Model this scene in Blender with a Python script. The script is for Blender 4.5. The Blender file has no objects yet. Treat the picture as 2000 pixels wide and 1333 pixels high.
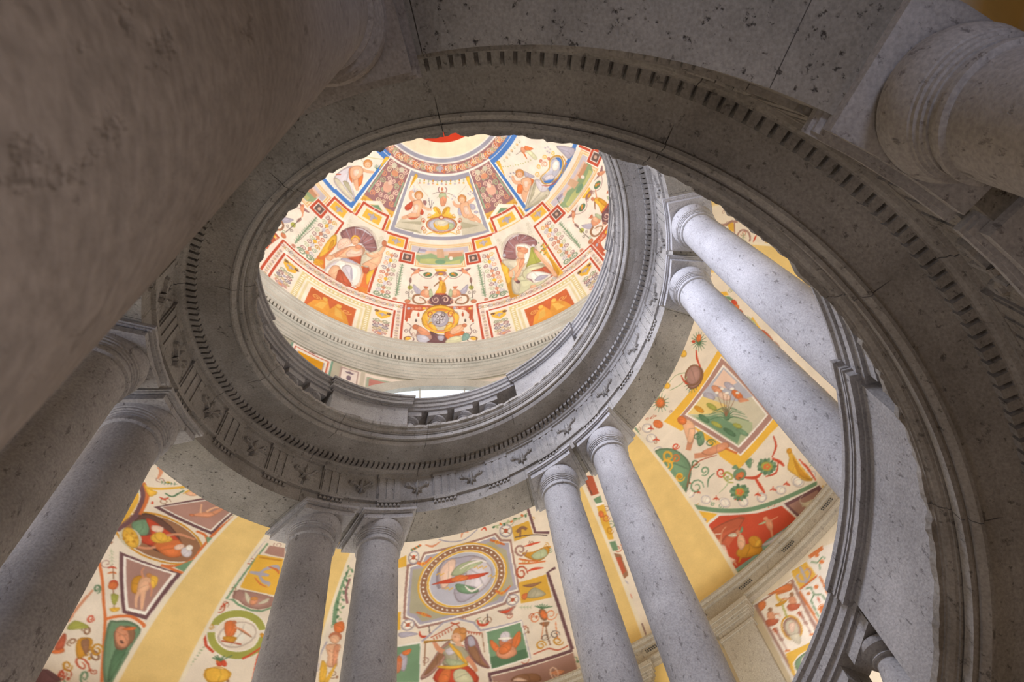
import bpy, math, random
import numpy as np
from mathutils import Matrix, Vector
PI = math.pi
S = 0.6                       # survey units -> metres
SC = bpy.context.scene
# ---------------- camera, world, lights, exposure ----------------
ROT = ((-0.17175892708241752, 0.9778108057048429, -0.1199370635556108),
       (-0.8682622209342924, -0.20777383506728053, -0.45050055400596845),
       (-0.4654240933447115, 0.026759329369032178, 0.8846831928017921))
cam_data = bpy.data.cameras.new('camera')
cam = bpy.data.objects.new('camera', cam_data); SC.collection.objects.link(cam)
r, dn, fw = ROT
cam.matrix_world = Matrix(((r[0], -dn[0], -fw[0], 4.10435 * S), (r[1], -dn[1], -fw[1], 0),
                           (r[2], -dn[2], -fw[2], 0), (0, 0, 0, 1)))
cam_data.sensor_width = 36; cam_data.lens = 1321.05 / 2000 * 36
cam_data.clip_start = .02; cam_data.clip_end = 200
cam_data.dof.use_dof = True; cam_data.dof.focus_distance = 7.0; cam_data.dof.aperture_fstop = 11
SC.camera = cam
SC.view_settings.view_transform = 'Standard'; SC.view_settings.look = 'None'
SC.view_settings.exposure = 0.0; SC.view_settings.gamma = 1.0
SC.view_settings.use_curve_mapping = False
w = bpy.data.worlds.new('sky'); SC.world = w; w.use_nodes = True
w.node_tree.nodes['Background'].inputs[0].default_value = (.86, .93, 1, 1)
w.node_tree.nodes['Background'].inputs[1].default_value = 1.25

def light(name, kind, loc, power, color, size=1.0, target=None, spread=None):
    d = bpy.data.lights.new(name, kind); d.energy = power; d.color = color
    if kind == 'AREA':
        d.shape = 'DISK'; d.size = size * S
        if spread: d.spread = spread
    else: d.shadow_soft_size = size * S
    o = bpy.data.objects.new(name, d); SC.collection.objects.link(o)
    o.location = Vector(loc) * S
    if target is not None:
        o.rotation_euler = (Vector(target) - Vector(loc)).to_track_quat('-Z', 'Y').to_euler()
    return o

# ---------------- the helix everything is set out on ----------------
PITCH = 9.88344; SL = PITCH / 2 / PI; Z0 = 6.16734
def hb(t): return Z0 + SL * t
def hp(R, t, dz):             # point at radius R, stair angle t, height dz above the cornice edge
    return (R * math.cos(t), -R * math.sin(t), hb(t) + dz)
COOL = (.72, .78, 1.0); WARM = (1.0, .82, .62); DAY = (1.0, .985, .97)
# added cool fill disc, floating in the well behind the near entablature
light('cool_well_fill', 'AREA', (3.0 * math.cos(.3), -3.0 * math.sin(.3), 12.0), 118, COOL, 1.8, hp(4, 4.15, -3.6), 1.9)
light('left_column_fill', 'AREA', (8.0 * math.cos(1.0), -8.0 * math.sin(1.0), 3.0), 34, COOL, 1.6, hp(4.1, 1.4, -4))  # cool fill added for the bluish edges of the left columns
# added fill lamps low in the flights, shining up at the painted vault
for k, tt in enumerate((1.35, 1.95, 2.55, 3.15, 3.75, 4.35, 4.95)):
    light('vault_fill', 'AREA', hp(7.4, tt, -7.0), 38, DAY, 2.4, hp(7.2, tt, 0))
# windows of the drum light the dome
for k in range(6):
    a = 2.9 + PI / 6 + k * PI / 3
    light('drum_window_light', 'AREA', (8.6 * math.cos(a), -8.6 * math.sin(a), 23.2), 88, DAY, 3.0, (-3 * math.cos(a), 3 * math.sin(a), 31))
for tt in (.3, 1.2):
    light('upper_parapet_fill', 'AREA', (8.4 * math.cos(tt), -8.4 * math.sin(tt), 20.5), 70, DAY, 2.0, hp(3.2, tt + PI, 1.0), 1.6)  # two extra fill discs added to brighten the upper parapet
light('dome_bounce_light', 'AREA', (0, 0, 19.5), 90, DAY, 4.0, (0, 0, 30))
light('near_moulding_fill', 'AREA', hp(2.2, -2.0, -5.0), 9, (1.0, .72, .5), 1.2, hp(3.6, -1.2, 0))  # warm fill added for the near cornice mouldings
light('near_soffit_fill', 'AREA', (6.3, 2.6, 1.2), 4.5, (.70, .76, 1.0), 1.0, (3.9, 1.2, 3.5), 1.5)  # cool fill added to lift the near soffit
light('near_column_fill', 'POINT', (3.8, .6, -.95), 19, (1.0, .87, .84), .4)  # soft fill added beside the camera to brighten the huge near column
light('dark_pair_fill', 'AREA', hp(1.2, 2.4, -9.5), 8, (1.0, .80, .62), 2.0, hp(4, 2.2, -3))  # dim warm fill added low in the well for the dark column pair
# ---------------- materials ----------------
def nt(name):
    m = bpy.data.materials.new(name); m.use_nodes = True
    n = m.node_tree; b = n.nodes['Principled BSDF']
    return m, n, b
def stone(name, c1, c2, pit=.5, scale=1.0, rough=.85):
    m, n, b = nt(name); L = n.links.new; N = n.nodes.new
    tc = N('ShaderNodeTexCoord')
    geo = N('ShaderNodeNewGeometry')
    oi = N('ShaderNodeObjectInfo')
    no = N('ShaderNodeTexNoise'); no.inputs['Scale'].default_value = 1.6 * scale; no.inputs['Detail'].default_value = 8
    no.inputs['Roughness'].default_value = .62
    L(geo.outputs['Position'], no.inputs['Vector'])
    r1 = N('ShaderNodeValToRGB'); e = r1.color_ramp.elements
    e[0].position = .3; e[0].color = (*c1, 1); e[1].position = .72; e[1].color = (*c2, 1)
    L(no.outputs['Fac'], r1.inputs[0])
    # fine grain
    n2 = N('ShaderNodeTexNoise'); n2.inputs['Scale'].default_value = 70 * scale; n2.inputs['Detail'].default_value = 3
    L(geo.outputs['Position'], n2.inputs['Vector'])
    r2 = N('ShaderNodeMapRange'); r2.inputs[1].default_value = .3; r2.inputs[2].default_value = .7
    r2.inputs[3].default_value = .82; r2.inputs[4].default_value = 1.15
    L(n2.outputs['Fac'], r2.inputs[0])
    mx = N('ShaderNodeMix'); mx.data_type = 'RGBA'; mx.blend_type = 'MULTIPLY'; mx.inputs[0].default_value = 1
    L(r1.outputs[0], mx.inputs[6]); L(r2.outputs[0], mx.inputs[7])
    # dark pits
    vo = N('ShaderNodeTexNoise'); vo.inputs['Scale'].default_value = 24 * scale; vo.inputs['Detail'].default_value = 5
    mp = N('ShaderNodeMapping'); mp.inputs['Scale'].default_value = (1, 1, .5); L(geo.outputs['Position'], mp.inputs['Vector'])
    vo.inputs['Roughness'].default_value = .7
    L(mp.outputs[0], vo.inputs['Vector'])
    r3 = N('ShaderNodeValToRGB'); q = r3.color_ramp.elements
    q[0].position = .595; q[0].color = (0, 0, 0, 1); q[1].position = .67; q[1].color = (1, 1, 1, 1)
    L(vo.outputs['Fac'], r3.inputs[0])
    pm = N('ShaderNodeMath'); pm.operation = 'MULTIPLY'; pm.inputs[1].default_value = pit
    L(r3.outputs[0], pm.inputs[0])
    m2 = N('ShaderNodeMix'); m2.data_type = 'RGBA'; m2.blend_type = 'MIX'
    L(pm.outputs[0], m2.inputs[0]); L(mx.outputs[2], m2.inputs[6])
    m2.inputs[7].default_value = (c1[0] * .22, c1[1] * .2, c1[2] * .2, 1)
    L(m2.outputs[2], b.inputs['Base Color'])
    b.inputs['Roughness'].default_value = rough
    b.inputs['Specular IOR Level'].default_value = .25
    ad = N('ShaderNodeMath'); ad.operation = 'SUBTRACT'
    L(n2.outputs['Fac'], ad.inputs[0]); L(r3.outputs[0], ad.inputs[1])
    bp = N('ShaderNodeBump'); bp.inputs['Strength'].default_value = .45; bp.inputs['Distance'].default_value = .006
    L(ad.outputs[0], bp.inputs['Height']); L(bp.outputs[0], b.inputs['Normal'])
    return m
STONE = stone('grey_volcanic_stone', (.205, .185, .163), (.395, .368, .338), .6)
COLST = stone('column_stone', (.30, .285, .28), (.47, .45, .445), .55)
PITTED = stone('pitted_soffit_stone', (.19, .175, .15), (.37, .34, .30), .95, 1.1)
NEARST = stone('near_column_stone', (.27, .235, .21), (.42, .375, .345), .3, 1.0)
PALE = stone('pale_drum_stone', (.46, .44, .385), (.60, .58, .52), .25)
TAN = stone('tan_wall_stone', (.36, .31, .24), (.47, .42, .33), .35)
def plain(name, c, rough=.8, em=None):
    m, n, b = nt(name); b.inputs['Base Color'].default_value = (*c, 1); b.inputs['Roughness'].default_value = rough
    no = n.nodes.new('ShaderNodeTexNoise'); no.inputs['Scale'].default_value = 6
    mr = n.nodes.new('ShaderNodeMix'); mr.data_type = 'RGBA'; mr.blend_type = 'MULTIPLY'; mr.inputs[0].default_value = .25
    n.links.new(no.outputs['Fac'], mr.inputs[7]); mr.inputs[6].default_value = (*c, 1)
    n.links.new(mr.outputs[2], b.inputs['Base Color'])
    return m
PLASTER = plain('cream_plaster', (.72, .66, .55))
IRON = plain('dark_window_lead', (.06, .06, .06), .6)
def fresco_mat(name):
    m, n, b = nt(name); L = n.links.new; N = n.nodes.new
    at = N('ShaderNodeAttribute'); at.attribute_name = 'paint'
    no = N('ShaderNodeTexNoise'); no.inputs['Scale'].default_value = 3; no.inputs['Detail'].default_value = 9
    geo = N('ShaderNodeNewGeometry'); L(geo.outputs['Position'], no.inputs['Vector'])
    mr = N('ShaderNodeMapRange'); mr.inputs[1].default_value = .3; mr.inputs[2].default_value = .7
    mr.inputs[3].default_value = .9; mr.inputs[4].default_value = 1.06
    L(no.outputs['Fac'], mr.inputs[0])
    mx = N('ShaderNodeMix'); mx.data_type = 'RGBA'; mx.blend_type = 'MULTIPLY'; mx.inputs[0].default_value = 1
    L(at.outputs['Color'], mx.inputs[6]); L(mr.outputs[0], mx.inputs[7])
    L(mx.outputs[2], b.inputs['Base Color']); b.inputs['Roughness'].default_value = .9
    b.inputs['Specular IOR Level'].default_value = .15
    return m
FRESCO = fresco_mat('painted_fresco')

# ---------------- object helpers ----------------
col = SC.collection
def tag(o, label=None, cat=None, group=None, kind=None):
    if label: o['label'] = label
    if cat: o['category'] = cat
    if group: o['group'] = group
    if kind: o['kind'] = kind
    return o
def link(name, me, parent=None, mat=None):
    if mat is not None and not me.materials: me.materials.append(mat)
    o = bpy.data.objects.new(name, me); col.objects.link(o)
    if parent is not None: o.parent = parent
    return o
def empty(name, loc=(0, 0, 0), rz=0):
    o = bpy.data.objects.new(name, None); col.objects.link(o)
    o.location = loc; o.rotation_euler = (0, 0, rz); o.empty_display_size = .2
    return o
class MB:
    def __init__(s): s.v = []; s.f = []; s.smooth = []
    def add(s, vs, fs, smooth=False):
        k = len(s.v); s.v += vs; s.f += [tuple(i + k for i in f) for f in fs]; s.smooth += [smooth] * len(fs); return s
    def box(s, P):            # P: 8 corners, bottom ring then top ring
        return s.add(list(P), [(0, 3, 2, 1), (4, 5, 6, 7), (0, 1, 5, 4), (1, 2, 6, 5), (2, 3, 7, 6), (3, 0, 4, 7)])
    def hbox(s, R0, R1, t0, t1, d0, d1, n=1, slope=True):   # helical box in local frame
        for i in range(n):
            a = t0 + (t1 - t0) * i / n; b = t0 + (t1 - t0) * (i + 1) / n
            P = [q(R0, a, d0, slope), q(R1, a, d0, slope), q(R1, b, d0, slope), q(R0, b, d0, slope),
                 q(R0, a, d1, slope), q(R1, a, d1, slope), q(R1, b, d1, slope), q(R0, b, d1, slope)]
            s.box(P)
        return s
    def mesh(s, name, mat=None):
        me = bpy.data.meshes.new(name); me.from_pydata(s.v, [], s.f); me.update()
        me.polygons.foreach_set('use_smooth', s.smooth)
        if any(s.smooth): me.set_sharp_from_angle(angle=math.radians(28))
        if mat is not None: me.materials.append(mat)
        return me
def q(R, t, dz, slope=True):  # local helical frame (stair angle t from the piece's own centre)
    return (R * math.cos(t), -R * math.sin(t), dz + (SL * t if slope else 0))
def sweep(profile, t0, t1, n, closed_ends=True, slope=True, jit=0, seed=0, smooth=False):
    """profile [(R,dz)...] closed loop swept along the helix"""
    mb = MB(); m = len(profile); rnd = random.Random(seed)
    vs = []; walk = 0.0
    for i in range(n + 1):
        t = t0 + (t1 - t0) * i / n
        walk = .8 * walk + rnd.uniform(-jit, jit)
        if jit and rnd.random() < .06: walk += jit * 2.2
        if i in (0, n): walk = 0.0
        for j, (R, dz) in enumerate(profile):
            jr = (walk + (rnd.uniform(-jit, jit) * .4)) * (1 if j == 0 else .55) if (jit and j < 2) else 0
            vs.append(q(R + jr, t, dz + jr * .5, slope))
    fs = []
    for i in range(n):
        for j in range(m):
            a = i * m + j; b = i * m + (j + 1) % m
            fs.append((a, b, b + m, a + m))
    if closed_ends:
        fs.append(tuple(range(m - 1, -1, -1))); fs.append(tuple(n * m + j for j in range(m)))
    mb.add(vs, fs, smooth)
    me = bpy.data.meshes.new('s'); me.from_pydata(mb.v, [], mb.f)
    import bmesh
    bm = bmesh.new(); bm.from_mesh(me); bmesh.ops.recalc_face_normals(bm, faces=bm.faces); bm.to_mesh(me); bm.free()
    me.update()
    return me
def lathe(prof, n=48, c=(0, 0), cap=True, smooth=True):
    mb = MB(); vs = []; fs = []
    for r, z in prof:
        for i in range(n):
            a = 2 * PI * i / n; vs.append((c[0] + r * math.cos(a), c[1] + r * math.sin(a), z))
    for j in range(len(prof) - 1):
        for i in range(n):
            a = j * n + i; b = j * n + (i + 1) % n
            fs.append((a, b, b + n, a + n))
    mb.add(vs, fs, smooth)
    if cap:
        mb.f.append(tuple(range(n - 1, -1, -1))); mb.smooth.append(False)
        k = (len(prof) - 1) * n; mb.f.append(tuple(k + i for i in range(n))); mb.smooth.append(False)
    return mb
def place(o, t): o.rotation_euler = (0, 0, -t); o.location = (0, 0, hb(t)); return o
# paint colours, then painted shapes as [colour, kind, numbers...] in half thousandths of surface units
PAINTS = ['b8381f', '2f6bc4', '8f90a5', 'efe6d8', 'f7f2ea', 'e8ae86', 'd98b64', 'c06a45', 'd9662a', 'b5472a', 'eab02f', 'c98518', '8b5a5e', '5d3840', 'a3766c', 'a7a3b8', 'cfcad6', '5f8a66', '3f6b48', '9ba03c', '8a5a3c', '57322a', 'a6b58c', 'cfd0a8', 'b9bcd0', 'efc9b4', 'cfc8b0', 'a9a488', '4a3a38', 'c9803c', 'f0d27a', '6f9c92', 'c9371c']
SECTOR_FIGURES = [
[26,0,-634,1820,-61,-101,1,-14,297,4,115,-11,19,108,-60,109,-29,-42,-123,-44],[27,0,-635,1776,253,22,83,4,-8,38,-128,-18],[27,0,-682,1709,323,26,76,-30,-123,3],
[26,0,320,1925,359,-161,38,-85,-286,6,-96,2,-4,153],[27,0,351,1844,268,-87,-57,-2,-230,6],[10,1,-624,2308,81,-2,-11,-28,-83,-106,-11,-33],[11,0,-605,2301,25,-5,-52,-110,-9,-27],
[10,1,633,2295,85,-5,-22,-47,6,-127,-45,71,-27,71],[22,5,-471,2266,73,8,23,-46],[28,12,30,-467,2257,6,-23],[6,5,-462,2238,101,12,13,-28],[11,5,-372,2277,75,7,18,-46],[28,12,30,-369,2269,4,-24],
[10,5,-365,2249,104,9,10,-28],[22,5,-267,2276,75,5,13,-47],[28,12,30,-265,2267,2,-24],[15,5,-263,2247,105,7,8,-28],[11,5,-165,2284,77,3,8,-47],[28,12,30,-163,2275,-1,-23],[6,5,-164,2256,106,5,5,-28],
[22,5,-60,2280,77,2,3,-47],[28,12,30,-59,2271,-4,-23],[10,5,-62,2252,106,2,2,-28],[11,5,45,2286,77,0,-2,-47],[28,12,30,44,2278,-6,-24],[15,5,39,2258,107,0,-1,-28],[22,5,149,2281,77,-2,-7,-47],
[28,12,30,147,2272,-8,-24],[6,5,140,2253,107,-2,-4,-28],[11,5,255,2285,77,-4,-12,-47],[28,12,30,252,2276,-11,-23],[10,5,243,2257,107,-5,-7,-28],[22,5,358,2277,76,-5,-17,-47],
[28,12,30,355,2269,-14,-23],[15,5,344,2250,105,-7,-10,-28],[11,5,465,2279,75,-7,-23,-46],[28,12,30,461,2271,-17,-23],[6,5,448,2252,105,-10,-13,-28],[22,5,566,2268,74,-9,-27,-46],
[28,12,30,561,2259,-19,-22],[10,5,546,2241,102,-12,-15,-28],[27,2,36,-534,2244,189,-82,108,-45],[27,2,36,595,2214,-114,-43,-114,-38],[6,1,-3,2169,98,3,42,-64,-42,-73,-76,-6,-22,68],
[22,1,-15,2157,134,6,6,-55,-57,25,-71,-30],[7,5,48,2205,122,0,-3,-67],[12,4,60,132,48,-15,2169,-20,41,38,19],[12,4,60,132,48,126,2169,23,35,-48,25],[28,2,42,-159,2146,95,22,98,1],
[28,2,42,95,2169,96,-14,69,-18],[22,3,85,24,-15,2133,-58,-26],[6,3,86,24,128,2133,67,-27],[0,1,-519,2034,-53,-28,-58,-50,21,-35,60,6,47,40],[0,1,-361,1987,71,-36,-3,-32,-49,-6],
[9,1,-567,1844,108,-6,88,33,30,36,-125,-44],[7,4,356,313,214,-487,2039,-92,30,-17,54,68,10],[7,4,351,293,220,-352,2032,75,-42,128,-9],[7,4,520,446,268,-397,1893,-94,-15,-135,-56],
[5,4,302,265,181,-487,2039,-92,30,-17,54,68,10],[5,4,298,248,186,-352,2032,75,-42,128,-9],[5,4,441,378,227,-397,1893,-94,-15,-135,-56],
[5,1,-511,2042,125,30,70,-55,-31,-85,1,-45,-139,-27,-80,5,95,69,-32,59],[25,1,-475,2003,54,14,32,-27,-10,-43,1,-22,-64,-13,-38,4,44,32,-15,30],[29,5,-430,2113,352,43,67,-179],
[5,5,-425,2101,242,29,50,-137],[7,5,-450,2100,32,4,5,-14],[7,5,-406,2105,32,4,5,-14],[7,5,-420,2086,51,6,4,-12],[15,3,72,30,-528,2133,-42,56],[16,5,-570,2189,57,8,18,-32],[15,3,72,30,-528,2133,0,38],
[16,5,-528,2171,56,8,16,-32],[15,3,72,30,-528,2133,46,32],[16,5,-482,2165,56,7,15,-33],[15,3,72,30,-528,2133,-46,18],[16,5,-574,2151,55,9,17,-32],[28,2,31,-172,1992,-45,83],
[16,5,-217,2075,72,5,5,-27],[28,5,-217,2070,31,2,2,-12],[28,2,31,-172,1992,11,87],[16,5,-161,2079,72,4,4,-27],[28,5,-161,2074,31,2,2,-12],[28,2,31,-172,1992,46,70],[16,5,-126,2062,71,3,3,-27],
[28,5,-125,2057,31,1,1,-12],[28,2,31,-172,1992,-28,48],[16,5,-200,2040,70,4,4,-27],[28,5,-199,2035,30,2,2,-12],[28,2,31,-172,1992,-3,24],[16,5,-175,2016,68,4,4,-27],[28,5,-174,2011,30,2,2,-12],
[28,2,30,-172,1992,-50,107],[16,5,-222,2099,73,5,5,-27],[28,5,-221,2095,32,2,2,-12],[28,2,31,-172,1992,22,38],[16,5,-150,2030,69,4,3,-27],[28,5,-149,2025,30,2,1,-12],
[12,1,-328,2066,67,0,-1,-44,-46,8],[15,1,350,1998,-37,-60,54,-31,50,34],[15,1,563,2011,79,-19,0,-46,-75,0],[15,5,634,1908,153,-29,-29,-63],[7,4,366,322,220,385,2007,-93,20,-35,46],
[7,4,365,321,219,536,2028,76,14,69,20],[7,4,560,484,257,515,1895,83,-46,60,-66],[7,4,454,303,197,465,1896,54,-47,66,-31],[5,4,310,273,186,385,2007,-93,20,-35,46],
[5,4,309,272,186,536,2028,76,14,69,20],[5,4,475,410,218,515,1895,83,-46,60,-66],[5,4,385,257,167,465,1896,54,-47,66,-31],[5,1,384,2039,139,9,29,-61,9,-79,21,-50,-99,3,-82,24,-31,73],
[25,1,439,1995,61,5,13,-30,3,-39,10,-25,-46,1,-38,11,-11,37],[29,5,439,2084,348,-37,-67,-181],[5,5,434,2071,239,-26,-50,-139],[7,5,411,2075,32,-3,-5,-14],[7,5,455,2071,32,-4,-5,-14],
[7,5,429,2056,50,-5,-4,-12],[16,5,281,2127,85,-5,-8,-34],[28,5,285,2123,33,-2,-3,-12],[16,5,313,2112,83,-6,-9,-34],[28,5,317,2109,32,-2,-3,-12],[16,5,240,2098,83,-4,-7,-34],
[28,5,243,2095,32,-2,-3,-12],[16,5,582,2122,82,-12,-17,-33],[28,5,585,2118,32,-5,-6,-12],[16,5,641,2139,83,-13,-19,-32],[28,5,643,2135,32,-5,-7,-12],[16,5,665,2116,81,-13,-19,-32],
[28,5,667,2112,31,-5,-7,-12],[16,5,610,2106,81,-12,-18,-33],[28,5,612,2102,31,-5,-6,-12],[10,1,27,1923,33,63,67,33,63,-11,-26,-36,-55,-30,69,-21,96,-25,-42,-10,-156,22],
[11,1,58,1936,23,44,55,24,-36,-43],[11,6,237,1915,151,-10,-16,-96,76,1,0,14],[7,6,339,1855,183,-18,-28,-122,90,1,90,14],[9,6,311,1770,159,-16,-23,-114,91,-1,0,14],
[11,6,281,1733,141,-13,-18,-105,79,1,0,14],[9,5,327,1847,76,-7,-12,-56],[10,1,27,1923,-30,63,-65,32,-63,-12,24,-36,53,-29,-69,-22,-96,-25,40,-10,156,23],[11,1,-3,1936,-21,43,-53,24,33,-43],
[11,6,-182,1912,150,10,12,-96,76,-1,0,14],[7,6,-285,1852,181,19,22,-122,89,-1,90,14],[9,6,-261,1767,157,16,18,-114,90,1,0,14],[11,6,-234,1730,140,13,14,-105,78,-1,0,14],[9,5,-274,1844,75,7,10,-56],
[11,5,25,1821,1031,1,-8,-367],[25,5,25,1821,982,1,-7,-336],[24,5,25,1821,900,1,-6,-290],[16,5,73,1841,646,-9,-10,-180],[22,5,155,1806,297,-13,-16,-156],[26,1,-99,1857,115,22,134,-27,-43,-57,-166,-1],
[10,1,-108,1844,49,-37,92,-18,75,12,31,38,5,-45,-39,-32,-136,0,-65,37],[9,2,58,264,1813,-52,-45,-118,-25,-141,-1,-117,24,-49,45,40,50,122,36,156,1,121,-34,38,-51],
[10,4,66,171,66,-212,1699,102,34,124,-16,142,17,102,-33],[9,5,22,1901,198,1,-2,-86],[25,5,22,1901,119,0,-1,-56],[12,1,266,1266,112,10,-56,-39,-41,-5,-66,29,-48,15],[6,1,257,1278,48,-17,32,-59,-66,21],
[7,5,272,1273,63,-8,-8,-67],[6,3,228,62,291,1231,54,-41,3,-45],[18,5,157,1212,216,-16,-9,-129],[11,5,148,1224,85,-6,-4,-60],[7,5,171,1206,69,-6,-4,-52],[12,2,63,66,1227,36,-49,56,-20,69,26,44,39],
[14,5,353,1111,67,-13,-21,-150],[19,5,344,1009,114,-23,-15,-120],[28,2,88,353,1144,-2,-79,-4,-104,-8,-109],[28,6,314,943,70,-13,-10,-95,66,1,0,14],[28,6,370,932,70,-16,-12,-95,67,-1,0,14],
[7,5,346,800,128,-30,-14,-131],[17,6,325,843,75,-16,-11,-109,68,1,0,14],[15,1,313,1061,-25,-101,-58,-52,-22,51,51,64],[6,1,129,990,64,12,30,-68,-47,-43,-60,5],[7,5,163,1032,87,-8,-6,-83],
[9,2,107,137,1045,59,0],[5,1,144,1012,39,-26,-23,-69,-33,26],[22,1,103,1015,26,-25,-13,-94,-34,26],[20,4,300,254,116,222,922,60,-22,6,-75,-51,-43,-83,24,29,59,45,19],
[14,6,105,847,116,-8,-7,-169,158,1,180,14],[25,5,208,850,82,-11,-6,-79],[12,6,54,862,213,-7,-9,-307,338,1,200,13],[13,1,3,947,53,-6,50,-57,13,-88,-118,-15],[25,6,49,862,151,-5,-6,-218,135,1,200,12],
[6,6,121,821,102,-8,-7,-151,103,-1,0,14],[17,12,54,487,1264,-23,-394],[17,13,81,24,486,1253,27,14],[17,13,81,24,486,1253,-24,19],[17,13,82,25,484,1216,26,15],[17,13,82,25,484,1216,-24,19],
[17,13,83,25,481,1179,27,14],[17,13,83,25,481,1179,-24,18],[17,13,84,25,479,1141,26,14],[17,13,84,25,479,1141,-24,18],[17,13,84,25,477,1102,25,15],[17,13,84,25,477,1102,-24,19],
[17,13,85,26,474,1063,25,15],[17,13,85,26,474,1063,-23,19],[17,13,86,26,472,1023,25,16],[17,13,86,26,472,1023,-23,20],[17,13,87,26,470,983,24,16],[17,13,87,26,470,983,-23,20],
[17,13,88,26,468,942,24,16],[17,13,88,26,468,942,-22,20],[17,13,89,27,466,900,24,16],[17,13,89,27,466,900,-22,20],[28,2,45,521,1185,-38,-308],[12,1,-258,1261,-109,8,54,-38,39,-4,66,30,48,15],
[6,1,-249,1273,-47,-18,-32,-59,65,22],[7,5,-263,1268,62,9,6,-67],[6,3,226,62,-283,1225,-54,-42,-4,-44],[18,5,-152,1209,215,18,6,-129],[11,5,-143,1221,85,7,3,-60],[7,5,-166,1203,69,6,3,-52],
[12,2,62,-61,1226,-37,-50,-56,-21,-68,25,-41,38],[14,5,-346,1104,65,13,16,-150],[19,5,-340,1003,112,24,12,-119],[28,2,87,-346,1138,0,-79,1,-104,6,-108],[28,6,-312,938,69,14,8,-94,66,-1,0,14],
[28,6,-368,925,68,16,9,-94,66,1,0,14],[7,5,-348,794,126,30,10,-131],[17,6,-326,837,74,16,8,-109,67,-1,0,14],[15,1,-309,1055,22,-100,55,-51,24,52,-48,62],[6,1,-130,988,-63,11,-31,-69,45,-42,60,6],
[7,5,-163,1029,86,9,3,-83],[9,2,107,-136,1043,-59,-2],[5,1,-144,1010,-39,-28,20,-68,35,27],[22,1,-104,1013,-26,-25,11,-94,35,26],[20,4,298,252,115,-224,918,-59,-23,-8,-75,49,-42,83,25,-28,59,-43,18],
[14,6,-109,846,116,9,3,-169,158,-1,180,14],[25,5,-211,846,81,12,4,-79],[12,6,-58,861,213,9,1,-307,337,-1,200,13],[13,1,-6,947,-52,-7,-52,-58,-15,-88,117,-13],[25,6,-54,861,151,6,0,-218,135,-1,200,12],
[6,6,-126,819,101,9,3,-151,102,1,0,14],[17,12,53,-473,1256,12,-393],[17,13,80,24,-473,1245,24,18],[17,13,80,24,-473,1245,-26,13],[17,13,81,24,-471,1208,24,18],[17,13,81,24,-471,1208,-26,14],
[17,13,82,24,-470,1170,24,19],[17,13,82,24,-470,1170,-25,15],[17,13,82,25,-468,1132,23,20],[17,13,82,25,-468,1132,-25,15],[17,13,83,25,-467,1094,23,19],[17,13,83,25,-467,1094,-24,15],
[17,13,84,25,-466,1055,23,20],[17,13,84,25,-466,1055,-24,15],[17,13,85,25,-465,1015,23,20],[17,13,85,25,-465,1015,-23,16],[17,13,86,26,-464,975,23,20],[17,13,86,26,-464,975,-23,16],
[17,13,87,26,-463,934,22,21],[17,13,87,26,-463,934,-22,16],[17,13,88,26,-462,892,22,21],[17,13,88,26,-462,892,-22,17],[28,2,44,-508,1176,29,-307],[10,1,-62,1300,135,-9,-16,-42,-98,-1],
[12,5,7,1233,273,1,-2,-111],[11,5,2,1228,132,1,-1,-69],[14,6,-46,1216,100,3,1,-112,102,-1,0,14],[14,6,57,1217,101,-2,-4,-112,103,1,0,14],[10,1,-13,1130,47,11,26,-78,-8,-104,-110,-7,35,88],
[11,1,24,1108,36,-45,-12,-104,-35,12],[7,5,-3,1161,83,1,-1,-105],[6,3,187,83,24,1119,49,54,30,32],[20,3,212,85,-13,1119,-46,-46,-18,-24],[9,5,-1,947,268,1,-1,-57],
[9,0,-366,757,350,11,351,-31,-24,-218,-31,-38,1,118,-35,76,-48,21,-214,40,-132,-35,-56,-41,-82,4,-18,-102,-35,-90,-34,-11],[9,5,-336,480,46,13,7,-144],[0,12,63,-339,539,3,-59],
[9,5,-311,546,47,12,7,-139],[0,12,61,-314,602,3,-56],[9,5,-226,594,48,8,5,-135],[0,12,61,-228,649,2,-55],[9,5,216,604,48,-8,-9,-135],[0,12,61,220,659,-4,-55],[9,5,285,547,48,-11,-11,-139],
[0,12,62,290,604,-5,-57],[9,5,307,474,47,-13,-11,-146],[0,12,64,312,533,-5,-59],[15,5,-327,682,71,17,5,-85],[25,6,-291,697,58,13,5,-95,70,1,0,14],[6,5,-251,699,72,13,4,-85],
[25,6,-217,711,59,9,4,-95,70,1,0,14],[10,5,-173,711,72,9,2,-85],[25,6,-141,721,59,6,2,-95,70,1,0,14],[15,5,-95,732,73,5,1,-84],[25,6,-65,728,60,3,0,-95,70,1,0,14],[6,5,-16,736,73,1,-1,-84],
[25,6,11,729,60,0,-2,-95,70,1,0,14],[10,5,62,735,73,-3,-3,-84],[25,6,87,727,60,-4,-4,-95,70,1,0,14],[15,5,141,730,73,-7,-4,-84],[25,6,163,721,60,-7,-5,-95,71,1,0,14],[6,5,219,707,72,-12,-6,-85],
[25,6,239,710,59,-10,-7,-96,71,1,0,14],[10,5,297,692,72,-16,-8,-85],[25,6,315,695,59,-14,-9,-96,71,1,0,14],[11,5,-11,529,743,4,-15,-1034],
[26,1,-186,600,55,62,122,-20,131,36,54,-61,-34,-219,-104,-125,-105,-1,-92,155],[10,2,349,151,520,-36,-141,-82,-92,-95,-1,-78,90,-32,140,28,137,83,84,106,1,81,-82,25,-136],
[8,2,175,127,515,-31,-119,-69,-77,-82,-1,-67,75,-27,119,25,116,71,72,89,1,69,-70,22,-116],[10,1,24,669,74,24,78,-90,-16,-145,-41,-57,22,149,-53,76],[11,6,81,420,155,-12,-10,-318,259,1,90,14],
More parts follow.
